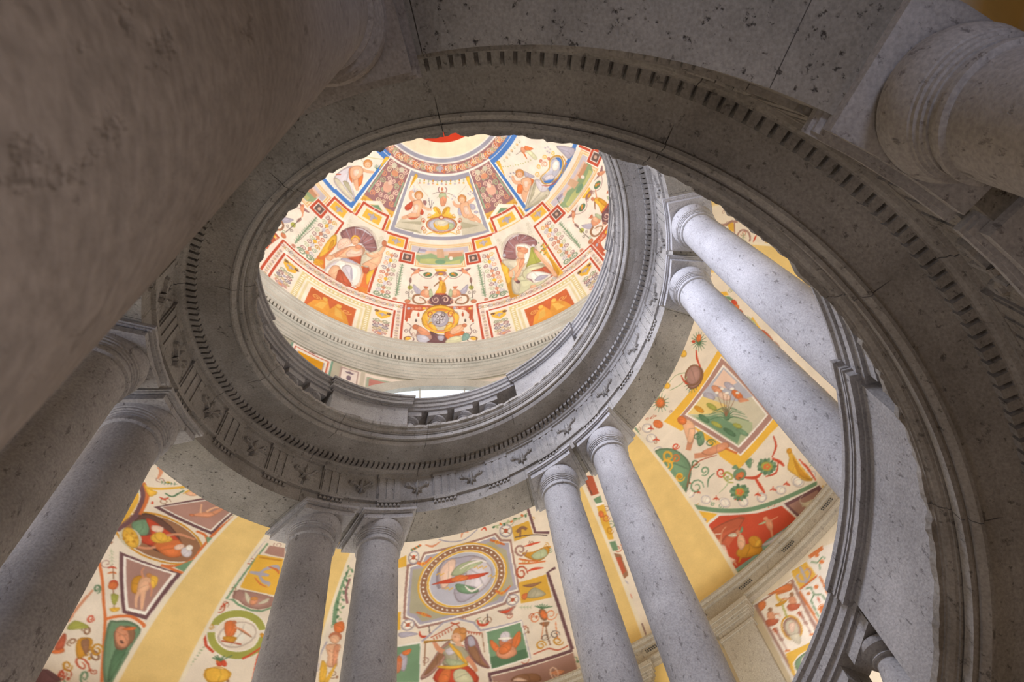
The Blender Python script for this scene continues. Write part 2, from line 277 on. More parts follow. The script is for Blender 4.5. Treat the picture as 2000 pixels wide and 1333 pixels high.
[9,6,96,625,149,-11,-10,-257,169,-1,0,14],[10,1,25,359,65,107,14,-48,-65,-110],[13,2,93,252,164,29,103,-9,105,43,53],[13,6,311,258,84,-29,-13,-200,97,1,0,14],[28,5,233,492,38,-8,-8,-121],
[10,5,293,90,135,-52,-11,-202],[13,2,119,318,59,-11,-40,-23,-18,-27,10,-21,35,-6,44,10,38,24,18,27,-9,21,-33,6,-45],[14,6,240,206,89,-25,-12,-225,113,-1,0,14],
[10,1,-33,669,-74,23,-79,-92,11,-144,39,-57,-17,149,55,76],[11,6,-97,419,154,13,0,-318,258,-1,90,14],[9,6,-106,624,148,12,2,-256,169,1,0,14],[10,1,-44,358,-61,106,-16,-48,61,-109],
[13,2,92,-276,160,-24,103,12,105,-41,52],[13,6,-330,253,83,28,6,-200,96,-1,0,14],[28,5,-246,488,37,8,4,-120],[10,5,-318,85,134,52,3,-203],
[13,2,121,-256,86,-8,-45,-21,-36,-27,-10,-22,18,-9,40,7,45,22,34,27,9,22,-17,9,-38],[14,6,-261,202,89,25,4,-226,112,1,0,14],[15,5,-11,536,342,2,-8,-588],[16,5,-18,558,267,3,-5,-441],
[28,6,-50,585,115,4,-1,-205,147,1,160,14],[28,6,-3,558,115,0,-3,-209,148,1,220,14],[15,6,28,514,114,-3,-5,-215,150,1,260,14],[28,6,-35,484,113,3,-2,-219,152,1,180,14],
[28,6,14,615,116,-2,-4,-202,145,1,240,14],[15,6,-66,527,114,6,-1,-213,149,1,140,14],[14,1,-266,374,45,35,63,-96,68,-61,36,-109,-30,-106,-124,-23,-30,138,5,130],
[6,1,-258,376,53,12,77,-87,23,-86,-82,-13,-39,81],[7,5,-249,362,115,27,5,-211],[24,1,-232,192,89,-1,30,-136,-95,-41],[13,1,-113,303,75,-65,74,-37,-11,-194,-168,-1,52,134],
[15,1,-38,201,59,1,-17,-118,-36,20],[8,1,23,256,46,50,137,-19,-12,-88,-84,-23,-61,-53],[5,1,86,339,80,87,46,-24,-4,-81,-65,-76,-61,-10],[7,5,221,401,92,-20,-9,-154],
[23,1,49,123,77,69,73,-52,-34,-108,-133,-14],[31,1,203,234,52,-32,-14,-115,-61,-26],
]
EAST_FIGURES = [
[10,1,-641,2283,78,-15,-39,-49,-79,-115,24,100],[11,6,-614,2246,137,-52,-108,-61,64,1,0,14],[22,6,-469,2239,91,-40,-83,-41,50,1,0,14],[28,5,-476,2228,27,-12,-20,-10],
[11,6,-380,2242,87,-42,-87,-39,50,1,40,14],[28,5,-389,2233,26,-13,-21,-10],[22,6,-291,2245,83,-44,-90,-37,50,1,80,14],[28,5,-300,2235,25,-13,-22,-9],[11,6,-202,2245,79,-45,-93,-35,49,1,120,14],
[28,5,-212,2235,24,-14,-23,-9],[22,6,-113,2243,75,-47,-96,-33,49,1,160,14],[28,5,-124,2234,22,-14,-24,-8],[11,6,-25,2240,70,-48,-98,-31,49,1,200,14],[28,5,-36,2231,21,-14,-24,-8],
[22,6,63,2235,65,-49,-100,-29,49,1,240,14],[28,5,50,2226,20,-15,-25,-7],[19,5,-587,2199,41,-17,-22,-13],[19,5,-537,2186,40,-18,-23,-13],[19,5,-502,2165,39,-18,-23,-13],[19,5,-452,2153,37,-19,-23,-12],
[19,5,-417,2132,36,-19,-23,-12],[19,5,-366,2121,35,-19,-23,-12],[19,5,-331,2101,34,-20,-23,-12],[19,5,-280,2089,32,-20,-23,-11],[19,5,-244,2070,31,-21,-23,-11],[19,5,-193,2059,30,-21,-24,-11],
[19,5,-156,2040,29,-21,-23,-11],[19,5,-104,2029,28,-22,-24,-10],[6,1,-15,2190,37,-40,-78,-28,-40,40],[8,1,57,2161,43,-90,-76,27,-36,40],[23,1,-34,2130,73,-45,-42,-106,-56,23,18,72],
[8,1,-78,2150,0,-36,-49,-48,6,31],[28,2,43,-204,2186,140,-21],[15,1,334,1864,83,-205,-163,8,13,78],[26,1,-383,1868,72,-29,40,-169,-99,-53,-339,59,1,29],[27,1,-390,1830,47,-12,-236,-92,-71,-16],
[27,1,-623,1684,267,-33,-42,-22,-283,50],[16,1,-311,1860,74,-80,-41,-104,-94,32,-1,67],[10,1,-217,1834,184,-19,113,43,105,-20,44,-72,-83,-73,-157,-33,-146,24,-104,59,2,55],
[3,1,-207,1825,172,-21,115,40,90,-17,36,-62,-70,-58,-137,-32,-155,20,-87,49,0,53],[24,1,-196,1815,170,-21,115,40,65,-18,29,-51,-58,-45,-130,-27,-142,18,-77,35,-1,47],
[1,1,164,1811,33,-49,-64,-52,-102,-17,88,34,36,44],[16,1,-183,1792,102,-32,6,-57,-78,14,-56,39],[4,5,63,1766,65,-144,-312,-73],[1,1,-230,1774,83,-63,64,-13,-87,-2,-62,45],
[10,6,82,1918,85,-89,-130,-53,103,1,125,14],[6,6,-16,1875,126,-123,-173,-82,105,1,125,14],[10,6,-102,1916,97,-84,-123,-61,104,1,40,14],[10,6,-214,1877,119,-95,-135,-77,105,1,20,14],
[10,6,202,1862,66,-81,-113,-43,104,1,240,14],[9,6,-7,1931,70,-66,-98,-43,103,1,70,14],[9,6,92,1872,58,-63,-89,-38,104,1,180,14],[8,6,170,1676,33,-45,-53,-25,108,1,70,14],
[9,4,62,156,62,-298,1761,50,-53,96,-42,105,-7],[11,2,93,243,1762,-44,-64,-97,-36,-73,-9],[16,5,219,1964,41,-48,-57,-19],[28,5,219,1964,14,-16,-20,-7],[16,5,252,1940,40,-49,-57,-19],
[28,5,252,1940,13,-16,-20,-7],[16,5,238,1910,39,-49,-55,-19],[28,5,238,1910,13,-16,-20,-7],[16,5,186,1926,42,-48,-55,-20],[28,5,186,1926,14,-16,-20,-7],[16,5,184,1899,41,-48,-54,-20],
[28,5,184,1899,14,-16,-19,-7],[15,4,75,134,45,-377,1970,68,-45,40,-29],[15,1,-342,2011,34,-43,30,-87,-81,35,-35,43],[8,1,-566,1957,41,-52,-66,-52,-66,7,-9,43],[8,1,-376,1927,49,-55,-55,-26,-56,6],
[7,4,382,347,243,-504,1943,-85,45,9,53,39,15],[7,4,507,453,308,-510,1846,-89,-37,-75,-56],[7,4,470,398,271,-536,1861,-90,-37,-11,-62],[5,4,324,294,206,-504,1943,-85,45,9,53,39,15],
[5,4,430,384,261,-510,1846,-89,-37,-75,-56],[5,4,398,337,230,-536,1861,-90,-37,-11,-62],[5,1,-481,1970,122,-33,-8,-59,-71,-37,-101,-18,-29,37,42,56],
[25,1,-470,1933,55,-14,-4,-28,-35,-19,-50,-10,-12,17,22,27],[29,5,-424,2028,248,-143,-227,-136],[5,5,-440,2018,172,-98,-170,-105],[7,5,-455,2029,23,-13,-17,-11],[7,5,-423,2011,23,-13,-17,-10],
[7,5,-459,2006,37,-21,-15,-9],[16,5,-552,2094,66,-32,-42,-26],[28,5,-552,2094,25,-12,-17,-11],[16,5,-502,2080,64,-33,-42,-26],[28,5,-502,2080,24,-12,-18,-11],[16,5,-605,2072,67,-31,-40,-27],
[28,5,-605,2072,25,-12,-17,-11],[16,5,-609,2045,65,-31,-39,-27],[28,5,-609,2045,24,-12,-16,-11],[16,5,-491,2064,63,-33,-42,-26],[28,5,-491,2064,24,-12,-17,-11],
]
WEST_FIGURES = [
[10,1,663,2315,85,14,-14,-64,-8,-96,-40,69],[19,2,39,259,2128,146,60,250,89],[16,1,269,1756,-10,157,58,87,12,-53,105,-67,185,-69,75,-84,-262,-10],[26,1,276,1752,70,39,325,-41,23,-23,-223,0],
[27,1,393,1808,76,37,179,-72,-81,4],[9,2,123,252,1805,47,41],[27,2,79,253,2113,138,-3],[18,2,40,685,2152,-90,8],[18,2,40,685,2152,-78,24],[18,2,40,685,2152,-67,40],[18,2,40,685,2152,-34,44],
[18,2,40,685,2152,-1,47],[8,1,314,1956,34,46,72,-72,93,-55,-57,0,-69,31],[8,1,478,1910,52,109,68,-36,44,-67,-28,-34,-65,-3],[7,4,347,284,205,492,2054,84,18,101,41],
[7,4,568,487,276,509,1930,77,-47,67,-33],[5,4,294,241,174,492,2054,84,18,101,41],[5,4,482,413,234,509,1930,77,-47,67,-33],[5,1,319,1981,82,76,99,2,45,-50,-13,-74,-40,-35,-94,14],
[25,1,384,1984,37,35,46,-1,23,-24,-2,-35,-17,-16,-47,8],[29,5,482,2134,258,138,238,-133],[5,5,499,2124,180,95,178,-102],[7,5,479,2116,24,13,18,-10],[7,5,511,2134,24,13,18,-10],
[7,5,518,2113,38,20,15,-9],
]
READING_FIGURE = [
[8,0,-305,1282,33,-6,49,-79,3,-94,-12,-66,-17,-95,59,-147,-137,-19,15,414],[10,1,-318,1217,21,60,28,1,40,-86,-20,-102,-18,-107,-38,-84,-19,146],[11,1,-287,1145,7,71,33,-59,-19,-105],
[11,0,-332,846,76,54,24,-37,-25,-61,-61,-28],[10,2,64,-330,823,46,25,53,-8],[10,2,65,-323,804,47,25,52,-8],[10,2,65,-315,785,47,25,51,-9],[10,2,65,-307,766,46,25,52,-9],
[8,0,125,1098,71,38,35,-63,36,-13,11,-317,-130,-13,33,114,-17,152],[9,5,191,1072,142,74,62,-212],[10,1,215,1014,37,100,30,13,-18,-182,-14,-72],[11,2,76,178,796,41,15,53,-3],
[11,2,77,183,774,41,15,52,-2],[11,2,77,188,752,41,14,51,1],[11,2,78,193,729,40,15,51,2],[27,2,42,228,1426,6,-153,-77,-138,-122,-72,-129,21,-97,106,-33,150,57,140,137,77,158,-21,100,-110],
[4,5,7,1320,799,445,397,-868],[26,0,-56,1001,343,197,-60,182,-373,-209],[12,1,-257,1339,53,107,85,62,132,23,119,-37,79,-84,14,-50,-46,-48,-62,-2,-95,47,-102,-60,-107,-11],
[13,13,75,33,-250,1344,183,-58],[15,13,75,33,-221,1410,165,-113],[13,13,75,33,-180,1457,136,-151],[15,13,75,33,-130,1492,98,-178],[13,13,74,33,-69,1512,50,-192],[15,13,74,33,1,1515,-6,-190],
[13,13,74,33,65,1510,-57,-182],[15,13,74,33,127,1483,-108,-154],[13,13,75,33,179,1442,-151,-115],[15,13,75,33,213,1392,-179,-69],[13,13,75,33,200,1331,-172,-17],[15,13,75,33,152,1313,-135,-5],
[16,4,80,207,80,-118,1489,79,25,84,-5,55,-11],[26,1,111,1090,-24,137,138,133,48,74,38,-4,-27,-83,-68,-221,-74,-29],[5,1,126,1119,140,202,34,87,20,-177,-75,-151,-46,47],
[25,1,-185,1141,-30,41,1,85,46,53,51,13,37,-36,-37,-74,-58,-85],[6,2,42,-202,1192,28,0],[6,2,42,-188,1218,29,-5],[6,2,42,-173,1243,29,-9],[6,2,42,-158,1268,29,-13],[6,2,42,-143,1293,29,-17],
[6,2,41,-128,1317,30,-21],[9,1,19,1178,48,77,45,-144,-58,-3,-140,-31],[15,1,-105,1041,45,54,114,13,26,-26,-90,-27],
[4,1,-196,766,3,122,56,128,94,38,120,37,54,-11,40,-80,8,-147,-40,-83,-33,12,-169,148,-87,-27,-10,-103],[16,1,-50,940,23,72,62,10,27,-134,54,-87,-98,78],[16,1,-187,786,15,110,61,118,-21,-72,-36,-78],
[15,1,51,924,-16,98,42,-80,20,-97],[5,1,-151,772,4,123,46,50,41,-24,8,-120,-18,-64,-51,15],[9,1,-60,921,164,-129,-21,-38,-115,-20,-26,38],[9,1,-40,763,121,1,-20,-39],
[5,1,-146,1171,67,87,71,44,60,32,50,-31,-19,-88,-119,-93,-50,-45,-81,-52,-20,-51,-33,-40,-10,60,24,43],[25,1,-84,1152,34,84,56,-6,59,73,26,-64,-62,-65,-82,-53],
[6,1,-181,1058,52,115,44,60,-26,-100,-39,-106],[5,5,-213,975,122,107,63,-146],[5,1,111,1279,80,1,56,43,37,79,2,46,34,12,-1,-81,-58,-97,-84,-38],[7,5,290,1476,122,43,55,-151],
[6,5,11,1302,147,82,48,-106],[29,5,-58,1365,207,120,101,-198],[5,5,-52,1344,153,89,91,-182],[7,5,-69,1342,20,12,8,-15],[7,5,-42,1358,21,12,8,-15],[7,12,41,-49,1311,21,13],
[10,4,113,162,113,-103,1343,16,59,72,-8],[5,1,143,785,34,78,-13,133,21,12,3,-194],
]
RESTING_FIGURE = [
[11,0,-299,1248,87,-36,-23,-235,-41,-156,49,-123,-97,8],[10,1,-299,1219,58,15,25,-59,-36,-85,-3,-125,-44,-44,-6,131,-5,103],[11,5,-249,1209,112,-48,-39,-118],
[10,0,277,1224,-20,-175,26,-360,-85,-4,31,247,-15,197],[11,1,237,1008,17,-98,-3,-174,-39,-12],[18,5,223,1252,37,-26,-16,-27],[19,5,226,1193,36,-27,-15,-28],[9,5,232,1130,35,-28,-15,-29],
[10,5,160,1125,36,-26,-14,-29],[18,5,238,1196,36,-27,-16,-28],[19,5,241,1136,35,-28,-15,-28],[9,5,172,1128,36,-26,-14,-29],[10,5,247,1201,36,-27,-16,-28],[18,5,253,1138,35,-28,-15,-28],
[19,5,181,1134,36,-26,-15,-29],[9,5,260,1204,36,-27,-16,-28],[10,5,262,1144,35,-28,-15,-28],[18,5,193,1137,36,-27,-15,-29],[19,5,269,1209,36,-27,-16,-27],[9,5,274,1146,35,-28,-16,-28],
[10,5,202,1143,36,-27,-15,-29],[18,5,209,1079,35,-28,-15,-29],[19,5,283,1152,35,-28,-16,-28],[9,5,214,1146,36,-27,-15,-29],[10,5,217,1085,35,-28,-15,-29],[18,5,296,1154,35,-28,-16,-28],
[19,5,223,1152,36,-27,-15,-28],[9,5,229,1088,35,-28,-15,-29],[10,5,304,1159,35,-29,-16,-28],[18,5,235,1155,36,-27,-15,-28],[19,5,238,1093,35,-28,-15,-29],[4,5,-31,1294,773,-407,-368,-804],
[27,2,42,163,1176,-94,-102,-126,-23,-119,65,-72,127,5,144,95,106,150,24,134,-67,57,-131,-30,-143],[26,1,-272,1276,341,-176,-89,-230,-204,144,-7,117],
[12,1,-248,1305,65,106,103,69,125,-1,110,-65,61,-104,-16,-63,-56,6,-70,93,-102,15,-60,-68,-27,-86,-98,55],[13,13,69,43,-238,1320,127,-29],[15,13,69,43,-212,1376,111,-66],
[13,13,69,43,-167,1423,80,-96],[15,13,68,43,-108,1464,40,-122],[13,13,67,42,-38,1480,25,-61],[15,13,67,42,33,1475,-24,-56],[13,13,67,42,92,1450,-66,-38],[15,13,67,42,145,1415,-103,-14],
[13,13,68,42,185,1361,-130,24],[15,13,68,42,205,1307,-144,61],[13,13,68,43,205,1265,-144,89],[15,5,-226,1315,78,-32,-32,-86],[16,4,66,149,66,-88,1465,81,15,66,-13],
[23,1,-263,904,33,91,92,-27,122,101,84,-12,110,-117,17,-86,-20,-95,-164,-46,-105,19,-130,-23,-54,67],[19,1,102,1248,52,-12,-26,-89,24,-106,-29,-23,-111,33,-53,0,74,93],
[23,1,-112,996,82,38,138,-51,59,-69,-124,38,-85,1,-66,-48],[9,1,-1,971,92,-31,63,-16,16,-110,-4,-34,-54,83,-106,81],[4,1,-82,934,60,28,99,-58,93,-134,-66,-22,-122,26,-24,29,-41,75],
[15,1,-19,822,75,27,78,-65,-88,-12],[12,4,58,156,58,-84,902,38,-61,4,-38],[5,1,131,1230,35,-45,21,-148,20,-134,9,-81,1,-130,-40,27,-6,119,-19,123,-28,178],
[5,1,-104,1211,94,-40,-21,-72,-62,-49,-59,-74,-54,-14,26,113,-57,8,34,25,77,23],[6,1,-62,1179,45,-25,-63,-69,-49,-15],[4,1,-56,1355,36,22,90,-39,40,-74,-43,-77,-69,-84,-43,4,38,72,-86,37],
[6,1,-43,1339,35,2,80,-75,-23,-47,-45,5,-53,49],[5,1,-50,1293,58,-61,-33,-53,-57,41],[7,5,-12,1313,68,-36,-18,-38],[13,5,-197,908,123,-69,-32,-116],[6,5,-202,949,85,-46,-28,-99],
[5,5,-231,1049,100,-49,-55,-183],[26,1,-235,977,27,-80,36,-43,-63,-126,-34,89],[5,1,-83,772,59,-18,-9,-30,-55,3],[16,5,148,1261,76,-50,-33,-62],
]
VAULT_FIGURES = [
[14,0,5474,1098,76,-18,16,-56,468,-40,34,60,62,20,10,338,-56,-2,-32,46,-468,36,-32,-38,-52,-26],[4,0,5490,1112,70,-18,16,-54,452,-40,30,56,60,20,12,314,-52,-2,-34,44,-458,38,-28,-38,-46,-24],
[15,0,5500,1120,66,-16,18,-54,438,-40,30,54,58,18,12,298,-48,-2,-36,46,-448,36,-28,-36,-44,-22],[27,0,5516,1134,74,-2,40,-42,374,-54,32,48,54,40,16,230,-54,6,-44,50,-406,36,-32,-44,-40,-14],
[10,0,6078,1188,6,42,-4,42,-14,38,-22,36,-30,30,-38,26,-40,18,-46,14,-48,8,-46,0,-46,-8,-46,-12,-40,-20,-36,-24,-28,-32,-24,-34,-14,-40,-6,-40,4,-44,14,-42,22,-40,34,-36,42,-32,50,-22,56,-10,56,-2,58,12,54,22,46,30,40,36,28,40],
[4,0,6066,1188,6,40,-4,40,-12,38,-22,34,-30,30,-34,24,-40,20,-44,12,-44,6,-46,0,-44,-6,-42,-12,-40,-20,-34,-24,-28,-28,-22,-34,-14,-38,-4,-40,4,-40,12,-40,24,-38,32,-34,40,-30,46,-20,54,-12,54,0,54,10,50,22,46,26,36,34,28,40],
[20,0,6060,1188,6,40,-2,40,-14,36,-20,34,-28,30,-36,24,-38,18,-42,12,-44,6,-46,2,-42,-8,-42,-12,-38,-18,-34,-24,-28,-30,-20,-32,-14,-36,-6,-38,4,-42,14,-38,22,-38,32,-34,38,-28,46,-20,52,-10,54,0,52,10,50,18,44,28,36,34,26,38],
[4,0,6024,1196,6,34,-2,32,-10,32,-18,30,-24,26,-30,20,-34,16,-36,12,-38,6,-38,0,-38,-8,-36,-10,-32,-16,-30,-20,-24,-26,-18,-28,-10,-32,-4,-34,2,-34,12,-34,20,-30,28,-28,34,-24,38,-16,44,-10,44,0,46,8,42,18,36,22,32,28,22,32],
[10,0,6020,1196,6,34,-2,32,-10,32,-18,28,-24,24,-28,22,-32,16,-36,10,-38,6,-38,0,-38,-6,-34,-10,-32,-16,-30,-20,-22,-26,-18,-28,-12,-32,-4,-32,4,-34,12,-32,20,-30,26,-28,34,-22,38,-18,42,-8,44,0,44,8,42,16,36,22,30,28,22,30],
[4,0,6008,1198,6,30,-2,32,-8,30,-16,28,-22,22,-28,20,-32,16,-34,10,-34,6,-36,0,-36,-6,-34,-10,-30,-16,-28,-18,-22,-24,-16,-28,-12,-28,-2,-32,2,-32,12,-30,18,-30,26,-26,32,-20,36,-16,40,-8,42,0,40,8,40,14,34,20,28,28,22,28],
[24,0,6004,1198,6,32,-2,30,-10,30,-16,26,-20,24,-28,18,-30,16,-32,10,-36,4,-34,0,-36,-4,-32,-10,-30,-16,-26,-20,-22,-22,-16,-26,-10,-30,-4,-30,4,-30,10,-32,18,-28,26,-24,30,-22,36,-14,38,-8,42,0,40,8,38,14,32,20,28,26,22,28],
[4,5,6042,1192,28,11,0,19],[4,5,6048,1218,22,11,-5,23],[4,5,6048,1246,28,6,0,23],[4,5,6044,1272,28,11,0,23],[4,5,6036,1298,22,6,-5,19],[4,5,6024,1320,22,6,-5,19],[4,5,6006,1342,28,6,0,19],
[4,5,5986,1362,22,0,0,19],[4,5,5964,1376,22,11,-5,23],[4,5,5938,1390,22,11,0,23],[4,5,5910,1402,22,6,0,23],[4,5,5882,1410,22,6,0,23],[4,5,5852,1416,22,6,0,19],[4,5,5822,1418,22,6,0,19],
[4,5,5790,1416,28,6,0,19],[4,5,5762,1410,22,11,0,23],[4,5,5732,1402,22,11,0,23],[4,5,5706,1392,22,6,0,23],[4,5,5680,1380,22,0,0,19],[4,5,5658,1364,22,0,0,19],[4,5,5636,1344,28,6,5,23],
[4,5,5620,1324,22,0,0,19],[4,5,5606,1300,22,6,5,23],[4,5,5596,1276,28,6,5,23],[4,5,5590,1252,28,0,5,19],[4,5,5590,1224,22,6,0,23],[4,5,5592,1198,28,0,5,19],[4,5,5600,1170,22,6,0,23],
[4,5,5612,1144,28,6,5,23],[4,5,5628,1118,28,6,5,28],[4,5,5650,1096,28,6,0,23],[4,5,5674,1076,28,6,5,23],[4,5,5704,1060,28,6,0,23],[4,5,5736,1048,28,0,0,23],[4,5,5770,1040,28,6,0,23],
[4,5,5806,1036,22,6,0,28],[4,5,5842,1038,28,11,0,28],[4,5,5876,1046,28,6,0,23],[4,5,5910,1058,28,6,0,23],[4,5,5942,1072,28,11,0,23],[4,5,5970,1092,28,6,0,23],[4,5,5996,1114,28,11,-5,23],
[4,5,6016,1140,28,6,0,19],[4,5,6032,1164,22,11,-5,23],[15,1,5696,1100,100,-4,90,8,76,54,-46,58,-108,-4,-82,28,-50,34,-16,-88],[25,1,5680,1168,50,-62,44,10,-28,128,-48,34],
[16,1,5852,1132,66,-8,74,88,-16,84,-96,60,-70,-6,20,-90],[15,1,5768,1290,82,-4,62,36,-62,46,-60,-2],[22,1,5746,1200,50,-56,90,-6,54,26,-66,18,-66,30],[17,1,5778,1260,72,26,62,46,-62,2,-60,-28],
[4,4,43,128,53,5798,1176,54,-22,78,-4,32,20],[4,4,47,140,58,5830,1282,40,40,64,-26],[32,1,5634,1242,70,-16,106,-8,84,8,80,10,-60,16,-84,-4,-84,2,-62,-6],[8,1,5746,1228,52,-18,54,22,-22,18,-62,-2],
[10,12,63,5660,1186,18,-10,6,18,22,-12],[10,12,63,5718,1282,18,-10,4,18,22,-10],[10,12,63,5916,1194,20,-10,4,20,24,-10],[10,12,58,5968,1260,18,-6,4,18,24,-10],[10,12,63,5884,1186,20,-10,4,20,24,-10],
[8,4,126,201,101,5530,1088,46,18,44,-42],[10,6,5576,1106,75,15,15,90,63,1,0,14],[8,4,117,187,93,5992,1024,46,30,48,34],[10,6,6038,1054,75,15,0,75,58,1,0,14],[8,4,104,167,83,6002,1352,38,26,50,-28],
[10,6,6040,1378,75,0,0,60,52,1,0,14],[8,4,93,149,75,5568,1390,40,16,42,22],[10,6,5608,1406,60,15,0,60,47,1,0,14],[15,5,5508,1054,142,35,0,190],[4,5,5508,1054,119,30,0,157],[32,5,5508,1054,45,11,0,62],
[20,12,50,5478,1032,56,44],[20,12,47,5486,1072,42,-34],[15,5,6102,992,177,71,-32,190],[4,5,6102,992,149,60,-26,157],[32,5,6102,992,56,22,-10,62],[20,12,51,6076,960,48,62],[20,12,53,6074,1004,56,-24],
[15,5,6092,1432,142,35,-32,127],[4,5,6092,1432,119,30,-26,105],[32,5,6092,1432,45,11,-10,41],[20,12,42,6072,1408,38,44],[20,12,42,6068,1440,46,-18],[15,5,5530,1454,142,0,0,127],
[4,5,5530,1454,119,0,0,105],[32,5,5530,1454,45,0,0,41],[20,12,42,5508,1436,44,34],[20,12,36,5512,1466,36,-26],[10,0,6144,978,120,-2,10,110,-126,0],[20,3,268,188,6172,1028,40,-20,28,26],
[20,2,121,6198,1024,-10,48],[10,0,6138,1346,162,8,2,138,-168,-26],[27,1,6166,1436,46,-34,38,24,24,40,-72,-6],[8,1,6148,1420,30,0,-14,32,-20,-8],[20,1,6156,1370,50,6,62,12,-64,8],
[10,0,5396,1068,64,-34,14,76,-68,10],[10,0,5452,1380,32,-2,10,98,-28,4],[11,1,6186,1176,66,18,92,-2,2,44,-64,28,-70,-44],[22,1,6236,1212,84,-14,12,50,-68,2],[14,6,6178,1154,168,67,-34,168,145,1,0,14],
[9,6,6162,1296,142,71,-35,177,131,-1,0,14],[32,4,44,153,44,6204,1140,46,4,58,6],[32,4,48,170,48,6198,1298,44,0,52,14],[28,2,66,6156,1060,60,10,78,24,66,34],[8,2,99,6158,1206,62,34,52,20],
[8,2,89,6154,1234,64,22,96,22],[13,12,175,6274,876,16,200,86,38],[13,12,175,6360,1338,-50,8,18,192,18,276],[13,0,5928,1790,418,20,0,18,-404,-20,4,38,-14,-4],[14,0,5946,1816,402,18,-2,166,-398,-154],
[20,1,6034,1872,38,-24,84,26,10,52],[25,1,6042,1874,20,-12,32,18,14,20],[6,1,6214,1898,44,-2,32,24,-36,6],[25,6,6242,1910,112,140,-28,196,80,1,0,14],[22,2,126,6022,932,88,2,88,-2,68,-16],
[18,5,6022,936,42,8,-6,34],[22,5,6046,946,36,40,-14,23],[8,5,6072,928,21,52,-24,7],[18,5,6096,940,0,50,-28,-11],[22,5,6124,924,-28,35,-21,-27],[8,5,6148,936,-41,11,-9,-35],
[18,5,6174,922,-50,-8,0,-28],[22,5,6198,934,-44,-40,17,-23],[8,5,6226,918,-18,-52,32,-7],[18,5,6250,932,8,-50,28,11],[15,2,88,5652,940,80,34,94,2,84,-58],[6,4,64,179,51,5568,968,50,20,48,-32],
[6,4,59,177,59,5802,956,10,-42,38,10],[32,4,51,153,51,5936,936,24,-16,12,28],[18,5,5488,998,37,7,6,34],[8,5,5498,992,37,7,6,34],[18,5,5506,988,37,0,6,34],[8,5,5516,982,37,7,6,34],
[18,5,5526,976,37,0,6,34],[8,5,5534,970,37,7,6,34],[14,1,6002,1468,48,4,56,-4,-28,28,6,18,-46,-18],[32,1,6012,1476,48,4,30,-6,-42,22],[15,1,5486,1494,54,-2,48,18,-54,8,-36,0],
[32,4,66,153,66,5894,1490,8,28,38,10,14,-18],[28,2,47,5948,1472,0,46],[32,4,56,131,56,5592,1496,10,28,36,6,12,-20],[28,2,47,5640,1474,6,46],
[15,12,103,5600,1558,60,-46,54,-44,76,-6,84,38,32,52,26,2,190,6,16,222],[4,12,42,5660,1516,60,-42,70,-6,80,38,32,52],[9,2,56,5652,1538,100,-40,20,-14],[9,2,48,5780,1486,46,48,88,34],
[20,2,40,5914,1568,6,106],[20,2,52,5626,1564,2,120],[9,2,84,5752,1474,24,14,24,-4],[9,12,52,5666,1542,6,16],[9,12,52,5818,1532,0,14],[9,12,52,5680,1534,6,18],[9,12,47,5832,1536,0,16],
[9,12,52,5694,1530,6,16],[9,12,52,5844,1540,2,16],[9,12,52,5710,1522,4,18],[9,12,47,5858,1546,2,16],[9,12,47,5724,1516,4,18],[9,12,52,5872,1552,2,14],[9,12,47,5738,1510,6,18],[9,12,53,5886,1558,2,14],
[9,12,52,5754,1504,4,18],[9,12,47,5900,1562,0,16],[12,1,5824,1580,34,-16,30,42,18,74,36,86,-44,-20,-46,-52,-24,-54],[20,1,5844,1596,34,36,30,86,24,44,-50,-40,-40,-70],
[15,1,5840,1574,26,2,12,46,-32,2],[14,1,5748,1570,-48,34,-34,50,-62,98,54,-14,60,-64,26,-54],[20,1,5718,1606,-52,58,-40,68,40,-20,60,-74],[32,1,5696,1708,56,-10,86,30,42,100,-200,-48],
[8,1,5710,1728,42,-8,-10,72,-50,-10],[23,1,5768,1740,52,2,40,82,-84,-22],[27,1,5708,1616,44,-26,54,22,40,56,-16,50,-52,0,-64,-26,12,-36],[22,1,5726,1664,78,28,18,28,-70,-10],
[16,1,5726,1618,36,-8,18,28,-36,12],[10,1,5744,1592,18,4,60,90,12,28,-20,-12],[10,1,5696,1694,74,20,60,-2,2,14,-62,2,-74,-20],[6,4,243,224,168,5718,1626,-28,-24,-22,-42],
[6,4,243,205,149,5832,1678,28,46,16,44],[29,5,5798,1550,142,35,0,159],[5,5,5782,1564,105,26,0,112],[29,5,5816,1532,75,19,0,75],[7,5,5776,1556,19,5,0,15],[5,0,5780,1586,28,2,-2,28,-30,-12],
[11,14,167,73,63,5618,1558,44,0,102,12],[28,13,37,28,5622,1558,142,14],[4,0,5932,1558,192,4,14,218,-196,2],[17,0,5938,1568,178,0,16,202,-184,4],[18,0,5944,1708,180,10,6,50,-180,2],
[8,1,5956,1614,38,50,10,42,-30,-18,-20,-36],[8,1,6106,1610,-2,60,-42,36,-4,-52],[6,1,5982,1680,40,-16,42,20,14,46,-56,12,-42,-28],[7,5,6030,1650,142,35,-32,127],[16,5,6030,1620,106,35,-28,112],
[8,5,6024,1684,134,0,-30,119],[4,5,6028,1630,149,37,0,30],[4,0,5474,1560,132,-10,6,218,-122,-18],[17,0,5474,1568,126,-6,6,204,-116,-16],[15,1,5492,1620,32,-24,20,40,-12,64,-38,-42],
[7,5,5502,1658,73,0,0,187],[8,1,5514,1596,44,-14,-8,28,-24,4],[8,5,5506,1636,45,15,0,37],[20,5,6240,1568,90,45,0,140],[8,5,6242,1568,56,28,0,103],[8,6,6198,1572,134,34,-34,134,58,-1,0,14],
[8,6,6280,1582,134,34,-34,134,58,1,0,14],[20,1,6212,1606,50,10,-6,16,-16,6],[20,2,67,6242,1628,-2,62,6,54],[18,12,47,6240,1534,-36,-30],[18,12,40,6240,1534,-22,-28],[18,12,47,6240,1534,-8,-28],
